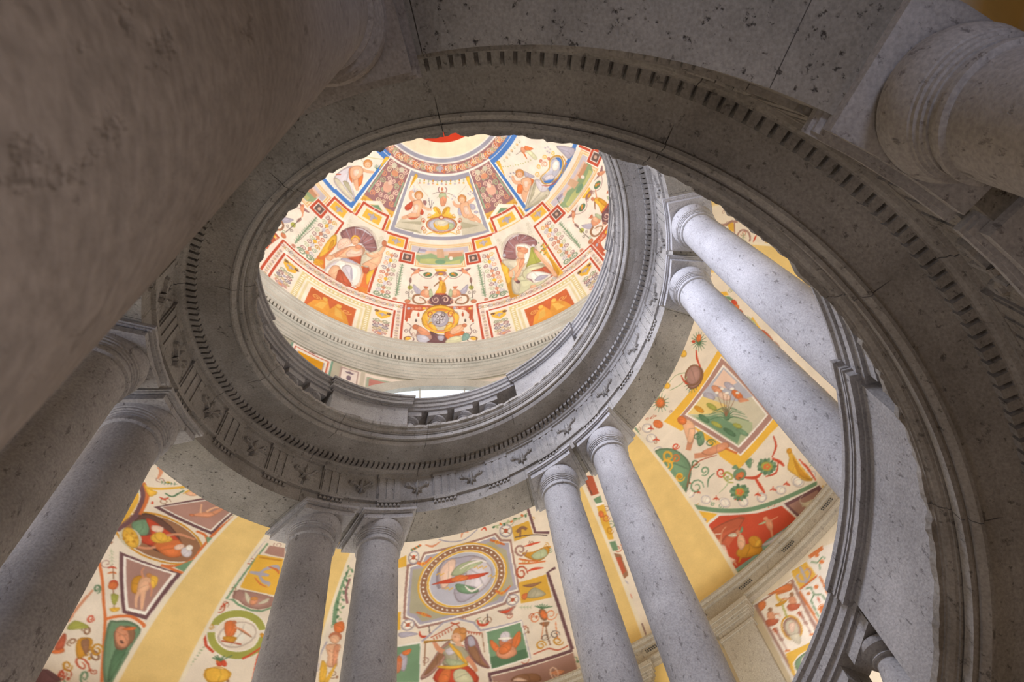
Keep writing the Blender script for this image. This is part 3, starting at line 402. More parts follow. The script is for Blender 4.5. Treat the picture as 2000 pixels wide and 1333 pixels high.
[18,12,55,6240,1534,6,-28],[18,12,47,6240,1534,18,-18],[18,12,49,6240,1534,32,-10],[18,12,49,6240,1534,44,0],[18,12,49,6240,1534,56,8],[11,6,6286,1738,105,52,0,105,84,1,0,14],
[8,2,44,6288,1728,2,-50,6,-48],[11,6,6200,1728,105,52,-26,105,89,-1,0,14],[8,2,40,6206,1696,16,-44,12,-46],[9,2,73,6156,1762,34,-2,46,0,42,28,52,-4],[28,6,6230,1692,97,24,-24,73,42,1,0,14],
[28,6,6278,1698,97,49,-24,97,49,-1,0,14],[22,12,25,6184,1504,-66,-22],[22,13,42,13,6180,1504,4,12],[22,13,37,11,6180,1504,8,-10],[22,13,40,12,6164,1498,4,14],[22,13,38,12,6164,1498,8,-10],
[22,13,40,12,6146,1492,6,14],[22,13,40,12,6146,1492,10,-10],[22,13,44,13,6130,1488,6,12],[22,13,37,11,6130,1488,8,-10],[15,2,36,5106,1070,-14,178,6,136,24,186],
[17,4,56,243,187,5142,1114,-8,132,6,98,16,96],[18,5,5124,1104,51,-10,13,26],[22,5,5144,1118,53,33,-11,25],[17,5,5164,1132,27,51,-23,6],[18,5,5138,1148,-3,44,-29,-16],[22,5,5158,1164,-35,24,-15,-22],
[17,5,5132,1178,-46,-18,-3,-31],[18,5,5152,1192,-29,-44,19,-16],[22,5,5170,1206,-3,-40,27,5],[17,5,5144,1222,18,-26,27,20],[18,5,5162,1234,51,0,13,33],[22,5,5138,1250,38,26,-12,20],
[17,5,5156,1262,17,51,-25,6],[18,5,5174,1276,-12,44,-26,-16],[22,5,5150,1290,-35,14,-15,-25],[17,5,5166,1304,-42,-14,3,-25],[18,5,5142,1318,-29,-36,19,-13],[22,5,5160,1330,-3,-40,27,5],
[17,5,5176,1344,25,-34,22,16],[18,5,5152,1358,41,0,7,26],[22,5,5170,1370,30,26,-8,20],[17,5,5146,1384,15,39,-18,11],[18,5,5162,1396,-12,36,-26,-13],[22,5,5178,1408,-35,14,-15,-25],
[17,5,5154,1422,-42,-14,3,-25],[18,5,5170,1434,-29,-36,19,-13],[22,5,5148,1446,-5,-40,20,5],[12,2,125,5166,1180,0,74,28,70],[8,1,5156,1436,40,-16,16,48,-36,14],[7,5,5178,1500,127,0,24,97],
[5,5,5178,1512,97,0,22,90],[5,1,5144,1542,68,-2,-2,54,6,56,-44,0,-8,-54],[6,1,5184,1550,24,0,2,90,-16,0],[7,5,5168,1572,14,5,5,19],[7,5,5202,1574,14,5,5,19],[10,1,5142,1622,30,28,6,76,-26,0],
[10,1,5204,1648,10,-8,-20,86,-20,0],[15,3,81,48,5144,1524,-16,72,6,80],[9,0,6716,828,66,50,-16,150,-54,-14],[21,12,65,6720,858,2,150],[17,0,6718,1042,50,4,-8,52,-40,-16],
[4,0,6714,1080,52,16,2,20,-52,-18],[10,0,6716,1100,48,12,-32,226,-44,-18],[8,6,6742,1198,90,45,-45,90,83,1,0,14],[11,6,6732,1278,75,56,-37,93,95,1,0,14],[8,5,6722,1160,60,45,-34,84],
[17,0,6702,1340,34,12,-4,56,-42,-14],[20,0,6700,1410,34,28,-4,128,-56,14],[9,0,6702,1438,26,14,-6,88,-34,12],[15,2,52,6672,1598,12,-14,18,2,10,24],[15,12,59,6674,1600,-12,234],
[32,1,6700,1614,2,46,2,34,-16,2,-2,-36],[8,2,61,6688,1696,-6,50,-6,30],[13,0,6660,1848,48,4,-4,112,-48,14],[14,0,6666,1864,32,4,-4,90,-30,-6],[16,1,6676,1886,18,34,-2,30,-18,-22],
[11,0,4380,1192,2,24,-8,24,-20,22,-30,16,-36,12,-44,8,-46,4,-48,0,-46,-6,-44,-8,-40,-14,-34,-16,-26,-20,-16,-22,-10,-24,4,-24,12,-24,22,-22,34,-18,40,-16,48,-8,54,0,54,4,50,14,48,18,38,24,26,24],
[4,0,4370,1192,2,22,-10,22,-18,20,-28,16,-36,12,-40,6,-44,4,-46,0,-46,-6,-42,-8,-38,-12,-32,-16,-24,-16,-16,-20,-8,-22,4,-22,12,-24,22,-20,32,-18,40,-12,46,-8,50,-2,50,6,50,10,44,18,36,22,24,22],
[20,0,4366,1190,2,22,-8,20,-20,20,-26,14,-36,12,-38,6,-44,4,-44,0,-44,-4,-40,-8,-36,-12,-32,-14,-24,-18,-14,-20,-8,-20,4,-22,12,-20,22,-20,30,-18,40,-12,44,-8,48,0,50,6,46,10,42,16,36,20,24,22],
[21,5,4136,1180,569,84,159,306],[17,1,4002,1178,40,-38,54,50,-10,30,-58,-12],[32,1,4034,1138,26,-10,80,14,96,22,64,72,-56,24,-76,-18,-50,6,-44,-20,36,-34],[8,1,4156,1226,80,-62,64,62,-36,36,-70,-10],
[10,1,4116,1192,26,-26,60,4,6,20,-40,30,-38,-2],[25,1,4082,1152,46,-14,14,28,-40,10],[6,3,163,108,4168,1174,48,-36,82,-4],[6,3,163,108,4174,1240,-26,22,-36,10],[16,5,4308,1210,95,-32,73,97],
[25,5,4262,1198,73,-49,30,60],[4,5,4304,1184,62,-21,30,60],[10,5,4158,1186,130,-11,55,92],[26,2,113,4108,1264,-8,16,-26,6,-32,-8,-28,-18,-14,-24,6,-18,26,-6,34,8,30,20,12,24],
[10,5,4054,1248,221,94,13,131],[11,5,4074,1238,25,-17,20,20],[11,5,4078,1258,25,-17,20,20],[11,5,4060,1270,17,-17,13,20],[11,5,4036,1264,25,-17,20,20],[11,5,4030,1244,17,-8,13,20],
[11,5,4044,1228,25,-8,20,20],[13,4,271,271,199,3862,990,66,54,60,106,-6,98],[4,2,42,3858,1012,60,40,46,88,6,88],[10,4,307,307,235,3886,1050,38,40,32,80,0,50],[15,2,113,3928,1128,16,40],
[8,4,140,175,140,3860,978,60,36,42,48,34,70],[10,2,167,3896,996,52,-38,52,-60,42,-58],[10,1,3864,982,46,8,44,-4,-6,42],[13,0,4010,1066,152,-200,186,30,0,182],[4,0,4030,1052,140,-170,166,20,-4,160],
[14,0,4040,1046,134,-154,152,16,-4,146],[6,1,4182,1020,18,-34,46,-34,24,-54,16,6,-16,76,-44,26],[5,3,104,63,4208,984,-40,-54],[5,3,150,86,4226,964,14,-48,54,-30],[7,5,4184,1016,39,-26,37,28],
[13,0,4066,1324,292,-8,-8,242,-100,2],[4,0,4092,1334,246,-12,-2,218,-82,6],[14,0,4110,1340,212,-8,2,194,-66,6],[11,1,4194,1412,22,-28,36,40,2,38,-28,2],[10,1,4234,1376,44,-10,20,42,-14,14],
[5,1,4220,1400,32,-22,28,46,-8,30,-22,10],[5,4,172,119,66,4252,1454,10,32,22,36],[5,4,201,139,77,4268,1448,24,44,16,30],[6,3,98,56,4230,1392,-26,-24,-4,-22],[6,3,92,53,4264,1402,28,26,14,28],
[29,5,4242,1372,45,-15,26,39],[8,2,105,4022,1392,72,68,72,92,48,66,60,120,52,122],[8,2,148,4372,894,-20,192,16,222,2,240,2,158,-2,142],[8,2,131,4208,1608,32,-26,48,-18,52,12,22,14],
[8,2,127,4270,1090,58,6,40,54,-6,72,-44,64,-62,26],[8,2,114,4254,1308,54,2,66,0],[17,1,4230,1630,20,-30,42,-16,60,18,6,74,8,146,4,26,-36,12],[18,1,4308,1718,34,-44,12,138,-12,36],
[20,1,4266,1642,14,-28,40,-10,30,42,-10,54,-30,10,-26,-32],[6,5,4304,1656,118,0,90,179],[7,5,4292,1652,15,0,5,19],[7,5,4310,1644,15,0,5,14],[21,5,4314,1676,34,0,17,25],
[8,1,4286,1626,32,-24,18,2,-22,18],[17,0,4312,1298,48,-66,16,10,-12,62],[17,0,4332,1100,38,-10,6,58],[32,4,40,92,40,4078,1410,12,-12,18,-2],[8,4,44,103,44,4094,1430,12,-12,18,-2],
[32,5,4146,1464,63,-32,52,78],[8,5,4146,1468,56,-37,41,62],[20,12,40,4096,1400,34,42],[20,12,40,4160,1484,54,74],[19,1,4166,1508,8,-12,20,4,12,36,-10,4],[10,1,4196,1560,30,-16,4,16,-18,10],
[22,12,16,4082,1388,-54,-60],[22,13,30,9,4080,1386,-4,10],[22,13,26,8,4080,1386,14,0],[22,13,30,9,4068,1372,-2,14],[22,13,26,8,4068,1372,16,2],[22,13,32,10,4058,1360,-4,12],
[22,13,36,11,4058,1360,14,2],[22,13,26,8,4046,1348,-2,12],[22,13,26,8,4046,1348,16,0],[22,13,26,8,4036,1336,-2,12],[22,13,36,11,4036,1336,14,2],[32,6,4160,1624,49,-24,24,73,74,1,0,14],
[18,6,4104,1504,49,-24,49,73,79,-1,90,14],[20,6,4174,1676,56,-28,56,84,79,1,180,14],[11,6,4188,1832,60,-30,60,90,79,1,0,14],[9,6,4230,1810,123,0,82,123,84,-1,60,14],
[20,6,4252,1762,95,0,63,95,84,1,200,14],[20,6,4154,1736,56,-56,28,56,69,1,100,14],[11,6,4250,1738,84,-28,56,112,105,-1,0,14],[17,6,4262,1856,67,0,34,134,79,1,30,14],
[32,6,4188,1874,49,0,24,97,79,1,0,14],[6,4,66,119,66,4098,1668,-6,-74,2,-80],[19,1,4110,1696,6,-44,60,6,-28,22],[11,1,4166,1722,34,-24,22,18,0,58,-20,16],[20,1,4180,1724,24,-18,24,66],
[8,1,4110,1796,28,-28,12,18,-26,18],[9,1,4114,1784,-4,-66,16,6,14,48],[13,1,4122,1934,0,-62,54,10,18,22],[18,4,52,125,52,3982,970,42,-2,6,-38,4,-30],[32,4,42,125,42,3982,1004,30,-2,2,-22],
[5,5,4074,894,101,-67,67,67],[10,4,40,139,40,4048,924,6,-48,52,-10],[10,5,3936,904,28,-28,30,22],[18,12,25,3914,926,62,-40],[18,13,40,12,3918,922,-14,-8],[18,13,45,13,3918,922,4,12],
[18,13,43,13,3930,914,-14,-6],[18,13,42,13,3930,914,4,14],[18,13,45,13,3942,906,-14,-8],[18,13,48,15,3942,906,4,14],[18,13,48,15,3954,900,-14,-8],[18,13,37,11,3954,900,6,12],
[18,13,47,14,3966,890,-14,-8],[18,13,37,11,3966,890,6,14],[6,4,73,194,73,3884,918,-32,-50,-36,-12],[32,5,3986,1050,19,-9,22,30],[17,12,96,4636,1032,-10,144,-16,200,30,-4,34,18,68,16,50,-4,38,-24],
[15,12,26,4614,1022,-22,356,0,146],[10,0,4626,1110,140,-6,64,208,-190,-6],[11,0,4638,1120,122,-8,4,10,-120,8],[14,0,4652,1096,0,-54,86,-4,28,60],[15,4,122,227,122,4642,1216,52,-2,46,0],
[15,4,112,224,112,4690,1208,22,-30,42,-22,20,18],[15,4,96,192,96,4694,1224,38,28,30,4,2,16],[8,4,52,125,52,4716,1166,48,10,20,20],[8,4,31,77,31,4678,1238,42,28,42,12],
[14,1,4632,1362,12,-46,190,10,-4,42,-58,28,-64,-6,-42,-20],[26,1,4674,1320,42,30,4,28,-28,-22],[26,1,4796,1330,-32,30,-2,12,36,-18],[6,5,4734,1358,73,-24,22,90],[29,5,4730,1346,67,-22,22,34],
[19,2,384,4848,1514,-2,62,-42,42,-68,12,-66,-26,-44,-50,-6,-62,38,-48,70,-12,74,26,46,56],[4,2,57,4866,1512,0,72,-50,52,-78,12,-78,-30,-52,-62,-8,-72,44,-56,82,-18,86,32,54,70],
[4,2,57,4828,1516,-2,50,-34,34,-56,10,-56,-20,-36,-42,-4,-48,32,-38,58,-12,60,22,38,44],[3,5,4734,1532,314,-105,82,246],[3,0,4576,1526,56,-24,16,34,-60,16],[3,0,4808,1500,44,-14,12,34,-44,10],
[8,1,4658,1488,30,-16,32,34,-2,36,-28,6],[11,1,4682,1550,54,-6,-6,28,-42,-6],[6,3,97,48,4708,1500,36,6,50,24],[20,12,42,4728,1506,72,28],[9,12,59,4680,1572,88,2],[7,5,4698,1476,37,0,17,34],
[32,12,114,4572,1792,8,-126,-4,-114,20,0,32,54,42,24],[32,12,105,4796,1640,20,-16,40,-46,2,40,16,128],[10,1,4666,1716,36,-18,62,6,14,22,-24,36,-56,8],
[11,2,44,4770,1720,-2,24,-22,12,-30,8,-28,-8,-16,-18,2,-22,20,-18,30,-6,30,10,16,18],[32,5,4712,1674,50,-17,30,60],[32,5,4730,1672,50,0,30,60],[8,5,4702,1666,34,0,9,37],[18,12,52,4712,1664,-38,-10],
[22,5,4598,1730,20,0,5,14],[18,12,48,4712,1664,-30,-18],[22,5,4600,1716,20,0,9,14],[18,12,46,4712,1664,-22,-24],[22,5,4604,1702,20,0,5,14],[18,12,44,4712,1664,-8,-16],[22,5,4608,1688,13,-7,5,19],
[18,12,44,4712,1664,0,-22],[22,5,4610,1674,20,0,5,14],[18,12,46,4712,1664,8,-28],[22,5,4614,1658,20,0,5,14],[18,12,44,4712,1664,22,-20],[22,5,4616,1644,20,0,5,19],[18,12,42,4712,1664,30,-28],
[22,5,4618,1630,26,0,9,19],[18,12,46,4712,1664,38,-34],[22,5,4622,1616,20,-7,5,14],[9,6,4604,1418,84,-28,56,112,79,-1,120,14],[32,4,35,87,35,4592,1462,8,-34,24,-38],
[11,6,4612,1516,45,-15,15,60,50,1,0,14],[11,5,4842,1518,45,0,22,45],[10,0,7408,906,36,142,74,32,-10,266,24,126,250,4,224,34,308,-484,-294,-112],[4,0,7496,968,96,462,294,12,112,-488],
[14,0,7508,972,90,448,278,14,112,-470],[4,0,7538,992,78,398,244,12,96,-406],[26,0,7550,1002,72,378,230,12,88,-382],[24,0,7716,988,224,22,-50,256,-78,-58],[25,0,7808,1014,122,4,-26,122,-66,-32],
[6,5,7796,1058,4,170,-83,19],[15,5,7858,1114,4,170,-83,19],[8,5,7844,1184,4,170,-83,19],[25,5,7790,1124,36,170,-91,19],[6,5,7838,1246,50,170,-74,19],[15,5,7732,1042,36,170,-91,19],
[11,5,7812,1286,50,138,-74,27],[30,0,7554,1002,152,4,50,164,-68,14],[26,0,7756,1170,116,108,-20,114,-118,-82],[22,0,7562,1028,140,144,70,184,-30,26,-118,-4],[17,0,7570,1060,98,100,40,172,-82,36],
[18,5,7602,1108,19,175,-66,20],[19,5,7626,1196,35,159,-55,8],[18,5,7644,1286,35,175,-55,20],[19,5,7702,1298,35,115,-55,3],[17,5,7694,1346,35,159,-55,8],[11,5,7626,1042,19,159,-66,8],
[19,5,7690,1098,19,159,-66,8],[18,4,110,49,31,7686,1230,-10,-48,-84,-58],[17,4,120,53,33,7686,1230,4,-56,-76,-58],[18,4,127,56,35,7686,1230,18,-62,-64,-52],[17,4,120,53,33,7686,1230,32,-64,-50,-42],
[18,4,120,53,33,7686,1230,44,-62,-36,-30],[17,4,120,53,33,7686,1230,54,-58,-20,-14],[18,4,110,49,31,7686,1230,60,-52,-4,4],[17,4,102,45,28,7686,1230,66,-42,8,22],
[18,4,110,49,31,7686,1230,66,-32,20,40],[17,4,110,49,31,7686,1230,64,-20,30,58],[18,4,120,53,33,7686,1230,60,-8,34,72],[17,4,93,41,26,7686,1230,52,6,38,80],[18,4,110,49,31,7686,1230,42,16,38,90],
[20,3,53,20,7698,1210,76,-136],[4,5,7780,1070,21,43,-28,21],[20,3,53,20,7698,1210,116,-124],[4,5,7820,1082,21,43,-28,21],[20,3,53,20,7698,1210,114,-82],[4,5,7816,1124,32,43,-21,21],
[20,3,53,20,7698,1210,152,-70],[4,5,7856,1136,32,43,-28,21],[20,3,53,20,7698,1210,150,-30],[4,5,7854,1178,21,43,-28,14],
[17,2,226,7230,764,-32,180,-14,176,-2,192,16,106,68,94,90,94,106,90,140,82,104,56,72,40],[3,5,7294,846,111,139,-102,128],
[15,2,38,7316,874,-16,8,-18,-4,-14,-16,-4,-24,6,-20,18,-12,18,6,14,18,4,24,-8,20],[3,5,7266,932,111,111,-77,102],[15,2,37,7288,956,-14,8,-18,-2,-14,-14,-6,-22,8,-20,14,-10,20,4,14,16,4,22,-8,18],
[3,5,7246,1040,111,83,-77,102],[15,2,33,7268,1060,-14,10,-18,-4,-14,-12,-4,-20,4,-16,16,-10,16,4,16,14,4,18,-6,16],[3,5,7234,1162,83,83,-77,102],
[15,2,33,7256,1182,-14,8,-16,-2,-14,-12,-6,-18,4,-16,14,-8,18,4,12,12,6,16,-4,16],[3,5,7228,1292,111,83,-77,102],[15,2,28,7250,1310,-12,8,-16,-2,-14,-10,-6,-16,4,-16,14,-8,16,2,12,12,6,16,-4,14],
[3,5,7242,1378,83,55,-77,77],[15,2,28,7262,1396,-12,6,-14,-2,-14,-10,-6,-16,4,-14,12,-8,16,2,14,10,4,16,-4,16],[3,5,7292,1468,83,83,-51,77],
[15,2,26,7312,1486,-12,6,-14,-2,-12,-12,-6,-14,4,-14,12,-8,14,2,12,12,6,14,-4,16],[3,5,7364,1554,83,111,-51,102],[15,2,28,7382,1574,-10,6,-14,-2,-12,-12,-4,-14,4,-14,10,-8,14,4,12,10,6,16,-6,14],
[3,5,7442,1626,83,83,-51,102],[15,2,28,7460,1644,-10,6,-14,-2,-12,-10,-4,-16,4,-14,10,-6,14,2,12,10,4,16,-4,14],[3,5,7530,1684,83,83,-77,77],
[15,2,33,7546,1702,-10,6,-14,-2,-10,-12,-4,-16,4,-14,10,-6,14,4,10,12,4,16,-4,12],[3,5,7624,1734,83,111,-51,77],[15,2,26,7642,1754,-12,6,-12,-6,-10,-10,-4,-16,4,-14,12,-6,12,4,10,12,4,16,-4,14],
[3,5,7716,1776,83,139,-77,102],[15,2,33,7732,1798,-10,4,-14,-4,-10,-10,-4,-18,6,-14,10,-4,14,4,10,14,2,16,-4,12],[3,5,7782,1814,83,83,-51,51],
[15,2,24,7798,1834,-10,2,-12,-4,-10,-12,-4,-16,6,-12,10,-6,12,6,10,12,4,16,-6,14],[32,4,56,127,56,7290,854,22,14,10,28],[32,13,79,47,7326,852,-22,30],[32,4,56,127,56,7264,954,24,10,8,26],
[32,13,71,42,7298,950,-18,28],[32,4,56,127,56,7248,1052,22,8,10,24],[32,13,67,40,7280,1048,-16,26],[32,4,49,110,49,7244,1178,20,8,10,20],[32,13,71,42,7274,1174,-16,22],
[32,4,49,110,49,7250,1312,20,8,10,20],[32,13,57,34,7278,1308,-12,24],[32,4,45,102,45,7262,1392,20,8,8,20],[32,13,57,34,7290,1388,-14,22],[32,4,45,102,45,7324,1494,18,8,8,18],
[32,13,53,32,7350,1490,-14,22],[32,4,48,107,48,7414,1582,16,8,8,22],[32,13,57,34,7438,1580,-12,22],[32,4,52,118,52,7508,1644,16,8,8,22],[32,13,60,36,7532,1644,-14,18],
[32,4,37,83,37,7584,1688,16,10,8,20],[32,13,52,31,7608,1686,-12,22],[32,4,52,118,52,7652,1726,16,8,6,24],[32,13,52,31,7676,1726,-14,20],[17,1,7234,1020,96,82,22,118,-40,78,-120,68,-14,-134,14,-122],
[10,6,7276,1114,109,145,-109,145,183,1,0,14],[10,6,7232,1146,128,128,-96,128,169,-1,90,14],[8,6,7302,1158,77,77,-77,77,113,1,200,14],[10,6,7252,1262,83,83,-83,83,136,1,0,14],
[10,6,7186,1308,128,96,-96,96,147,-1,0,14],[11,5,7250,1258,51,38,-26,38],[6,4,392,444,314,7510,1030,-22,76,-96,68],[5,1,7502,998,36,64,-34,62,-72,36,-2,-38],[8,5,7498,1002,70,117,-85,85],
[6,4,317,294,181,7396,1228,84,60,108,48],[6,1,7452,1242,132,62,-4,40,-74,-30,-52,-36],[8,4,113,181,113,7560,1330,28,74],[17,1,7498,1138,36,20,-36,54,-42,-10],[18,6,7494,1152,85,64,-64,64,73,1,0,14],
[32,6,7352,1098,85,64,-64,64,98,1,0,14],[18,6,7520,1244,94,94,-70,70,78,-1,0,14],[32,6,7450,1412,83,83,-83,83,102,1,0,14],[17,6,7386,1336,83,83,-83,83,102,-1,120,14],
[18,6,7372,1266,77,77,-77,77,102,1,0,14],[17,6,7292,1374,128,128,-128,128,102,-1,0,14],[19,6,7468,1462,96,128,-64,128,107,1,60,14],[9,4,37,73,37,7250,1338,72,-62,84,-2,92,48],
[22,4,34,79,34,7370,1490,62,-2,44,-34],[18,4,37,86,37,7342,1420,32,-32,48,0],[17,5,7520,1498,109,109,-96,96],[8,5,7516,1504,83,55,-70,47],[7,5,7510,1488,16,21,-13,17],[7,5,7530,1510,16,16,-13,13],
[21,5,7508,1512,26,26,-9,13],[17,1,7510,1442,28,-2,-2,28],[17,1,7586,1474,40,10,-42,36],[32,4,91,181,91,7528,1530,44,48,40,6],[32,4,113,181,68,7568,1582,-8,54,-4,42],
[32,4,62,124,62,7706,1570,56,-22,30,-50],[32,4,95,167,72,7702,1574,16,50,0,34],[32,4,55,110,55,7614,1616,52,30,44,-30],[18,5,7680,1614,45,45,-29,19],[17,5,7668,1620,27,60,-30,13],
[18,5,7654,1620,-7,42,-40,-3],[17,5,7640,1610,-34,72,-34,-29],[18,5,7628,1596,-54,45,-22,-46],[17,5,7622,1582,-63,-5,-5,-34],[18,5,7622,1564,-60,-34,13,-43],[17,5,7628,1552,-45,-45,29,-38],
[18,5,7640,1546,-21,-60,38,-13],[17,5,7654,1546,7,-84,40,6],[18,5,7668,1556,34,-54,34,22],[17,5,7680,1568,54,-34,22,34],[18,5,7686,1586,63,-5,5,27],[17,5,7686,1600,60,34,-13,43],
[19,5,7654,1582,83,111,-70,70],[8,5,7664,1594,17,26,-22,22],[8,5,7650,1594,26,26,-22,15],[8,5,7642,1578,26,26,-22,22],[8,5,7652,1570,26,26,-22,15],[8,5,7664,1580,26,26,-15,22],
[18,5,7488,1598,45,45,-29,29],[17,5,7476,1606,27,60,-30,13],[18,5,7462,1606,5,63,-34,-5],[17,5,7448,1598,-34,72,-34,-29],[18,5,7436,1586,-54,48,-22,-37],[17,5,7428,1572,-63,16,-5,-33],
[18,5,7426,1554,-60,-21,13,-38],[17,5,7432,1540,-45,-60,29,-38],[18,5,7442,1534,-27,-60,30,-13],[17,5,7456,1534,-14,-63,42,5],[18,5,7472,1540,34,-54,34,22],[17,5,7484,1554,39,-22,24,23],
[18,5,7492,1568,63,-9,5,54],[17,5,7494,1586,60,21,-13,38],[19,5,7460,1570,83,83,-70,70],[8,5,7470,1580,26,26,-22,22],[8,5,7456,1580,26,34,-22,30],[8,5,7448,1566,26,26,-22,22],
[8,5,7458,1556,26,34,-22,22],[8,5,7470,1568,26,17,-15,22],[10,1,7788,1604,6,42,-12,62,-6,76,-2,58,-32,-36,-16,-72,-4,-54,42,-30],[11,1,7784,1658,-18,78,2,94,-28,-76],[11,5,7790,1624,34,51,-51,34],
[32,4,45,113,57,7794,1696,0,78,-12,84],[10,5,7770,1904,77,77,-43,21],[10,0,7184,1444,88,100,26,32,-58,-2,-54,38],[15,1,7210,1540,20,2,0,22,-20,-2],[20,2,31,7204,1506,26,58],
[4,0,7170,1620,58,-44,76,4,166,144,120,76,18,200,-434,0],[32,0,7178,1628,54,-38,70,2,164,140,114,72,22,162,-420,10],[9,1,7176,1652,106,-20,120,68,-198,62,-16,128],
[31,1,7182,1902,52,-4,122,12,58,-20,98,22,76,18,-4,26,-100,-4,-110,-6,-96,-14,-80,-8],[19,1,7222,1920,112,24,96,18,108,-10,-64,22,-154,-10],[24,1,7390,1888,44,20,86,10,-52,18,-64,-24],
[25,1,7208,1722,32,22,-12,68,20,48,-40,-12,-16,-54],[6,5,7224,1708,45,45,-30,60],[6,3,77,58,7226,1722,38,-50,32,-8],[25,4,64,90,64,7224,1692,-36,-8,18,-36,48,28],[6,3,83,55,7212,1840,-10,50],
[6,3,96,64,7238,1850,0,38],[11,1,7278,1814,50,6,48,48,6,52,-42,-6,-50,-30,-28,-42],[11,5,7374,1850,102,137,-60,119],[10,5,7380,1866,64,21,-38,58],[11,3,115,77,7278,1860,-24,20],
[11,3,76,51,7356,1910,2,28],[5,1,7324,1750,18,24,-14,46,-34,10,0,-42],[6,5,7332,1740,38,51,-26,51],[26,1,7280,1708,36,18,0,24,-28,-20],[17,1,7338,1742,28,-18,-14,28],
[6,1,7470,1794,28,20,-16,48,-22,-10],[6,3,129,86,7472,1854,-18,48],[6,3,74,46,7494,1818,40,16],[22,1,7430,1782,44,16,-12,8],[6,5,7480,1788,32,43,-32,21],[4,0,7588,1794,200,94,-10,112,-172,0],
[13,0,7594,1804,186,90,-8,106,-160,0],[14,0,7606,1830,150,72,-4,56,-126,10],[26,1,7658,1868,14,26,46,30,-8,34,-44,-30],[4,13,11,8,7648,1934,96,28],[26,3,40,24,7656,1906,10,-48,28,0],
[3,0,7176,1970,434,30,164,0,-4,0,-166,0,-428,0],[18,13,95,27,8028,740,20,62],[18,13,88,25,8028,740,-6,74],[18,13,95,27,8028,740,-32,74],[18,13,95,27,8028,740,-54,64],[18,13,97,28,8028,740,-68,44],
[18,13,102,29,8028,740,-72,16],[18,13,107,31,8028,740,-62,-16],[18,13,111,32,8028,740,-44,-46],[18,13,103,30,8028,740,-18,-72],[18,13,109,31,8028,740,12,-86],[18,13,109,31,8028,740,40,-86],
[18,13,106,30,8028,740,62,-70],[18,13,106,30,8028,740,74,-46],[18,13,102,29,8028,740,74,-16],[18,13,103,30,8028,740,64,14],[18,13,95,27,8028,740,46,42],[8,5,8054,724,29,86,-119,59],
[32,5,8016,694,18,63,-45,36],[18,13,85,24,7740,880,30,52],[18,13,85,24,7740,880,6,64],[18,13,89,25,7740,880,-20,68],[18,13,89,25,7740,880,-42,62],[18,13,89,25,7740,880,-58,48],
[18,13,89,25,7740,880,-66,26],[18,13,89,25,7740,880,-64,-2],[18,13,96,27,7740,880,-50,-30],[18,13,96,27,7740,880,-30,-52],[18,13,96,27,7740,880,-4,-68],[18,13,92,26,7740,880,22,-72],
[18,13,85,24,7740,880,44,-64],[18,13,102,29,7740,880,60,-48],[18,13,92,26,7740,880,66,-22],[18,13,89,25,7740,880,62,4],[18,13,91,26,7740,880,50,30],[8,5,7760,864,43,72,-79,79],
[32,5,7720,846,27,45,-36,36],[32,4,83,166,83,7962,758,-54,46,-44,64],[20,5,7782,878,64,222,-333,95],[14,5,7782,878,52,182,-293,84],[20,6,7804,864,70,117,-117,70,79,1,0,14],
[15,2,54,7790,806,44,0,30,46],[10,5,7904,660,36,144,-108,90],[10,5,7628,710,54,126,-81,81],[22,2,69,7572,714,148,4,64,76],[8,5,7496,770,82,163,-136,136],[17,13,100,37,7496,770,38,62],
[17,13,96,36,7496,770,10,82],[17,13,96,36,7496,770,-20,86],[17,13,91,34,7496,770,-46,74],[17,13,91,34,7496,770,-64,48],[17,13,100,37,7496,770,-70,10],[17,13,106,40,7496,770,-62,-32],
[17,13,107,40,7496,770,-40,-70],[17,13,117,44,7496,770,-8,-96],[17,13,117,44,7496,770,24,-100],[17,13,117,44,7496,770,50,-82],[17,13,107,40,7496,770,66,-48],[17,13,107,40,7496,770,70,-8],
[17,13,107,40,7496,770,60,32],[8,5,7496,770,58,115,-104,104],[8,5,7368,886,82,136,-83,104],[10,5,7628,716,48,96,-80,80],[20,5,7792,852,56,269,-306,109],[14,5,7792,852,46,224,-268,96],
[22,2,73,7612,768,80,46,70,4],[32,4,65,117,52,7750,764,-28,54,-2,48],[10,0,8418,710,14,76,-20,28,-26,-76],[17,0,8396,756,6,70,-26,56,-4,-18,10,-60],[32,5,8368,872,-48,101,-64,-24],
[8,5,8342,896,-33,89,-74,-35],[9,5,8316,932,-33,101,-74,-24],[22,4,40,121,40,8310,990,-26,60,-18,26],[9,1,8248,1102,16,26,-30,72,-22,0,-8,-42],[20,6,8222,1172,47,94,-94,47,91,1,0,14],
[14,1,8212,1200,18,26,-34,50,-28,-8],[9,1,8186,1260,2,54,-18,16,-10,-34],[10,0,8156,1346,28,28,-28,112,-32,16],[20,5,8132,1508,36,54,-54,36],
[32,2,54,8144,1526,-12,2,-12,-6,-6,-10,0,-14,8,-8,12,-4,10,6,8,10,-2,14,-6,10],[17,5,8126,1582,47,70,-54,54],[8,5,8132,1584,22,43,-27,18],[32,4,45,108,45,8092,1594,30,32,18,-20],
[30,0,9268,304,-104,118,30,-98],[14,0,8940,556,-4,106,18,42,-10,42,-16,12,6,-46,-16,-40,4,-106],[14,0,8716,884,-4,68,-2,182,-12,14,-2,-190,10,-60],[10,0,8922,672,16,40,-30,28,-42,-4,10,-36],
[14,2,120,8820,860,-32,-2,-20,-20,0,-28,20,-30,34,-14,32,4,20,20,-2,30,-20,26,-32,14],[14,12,95,8946,726,-124,20,-50,10],[22,12,34,8772,824,84,-18],[22,13,68,20,8778,822,-14,-20],
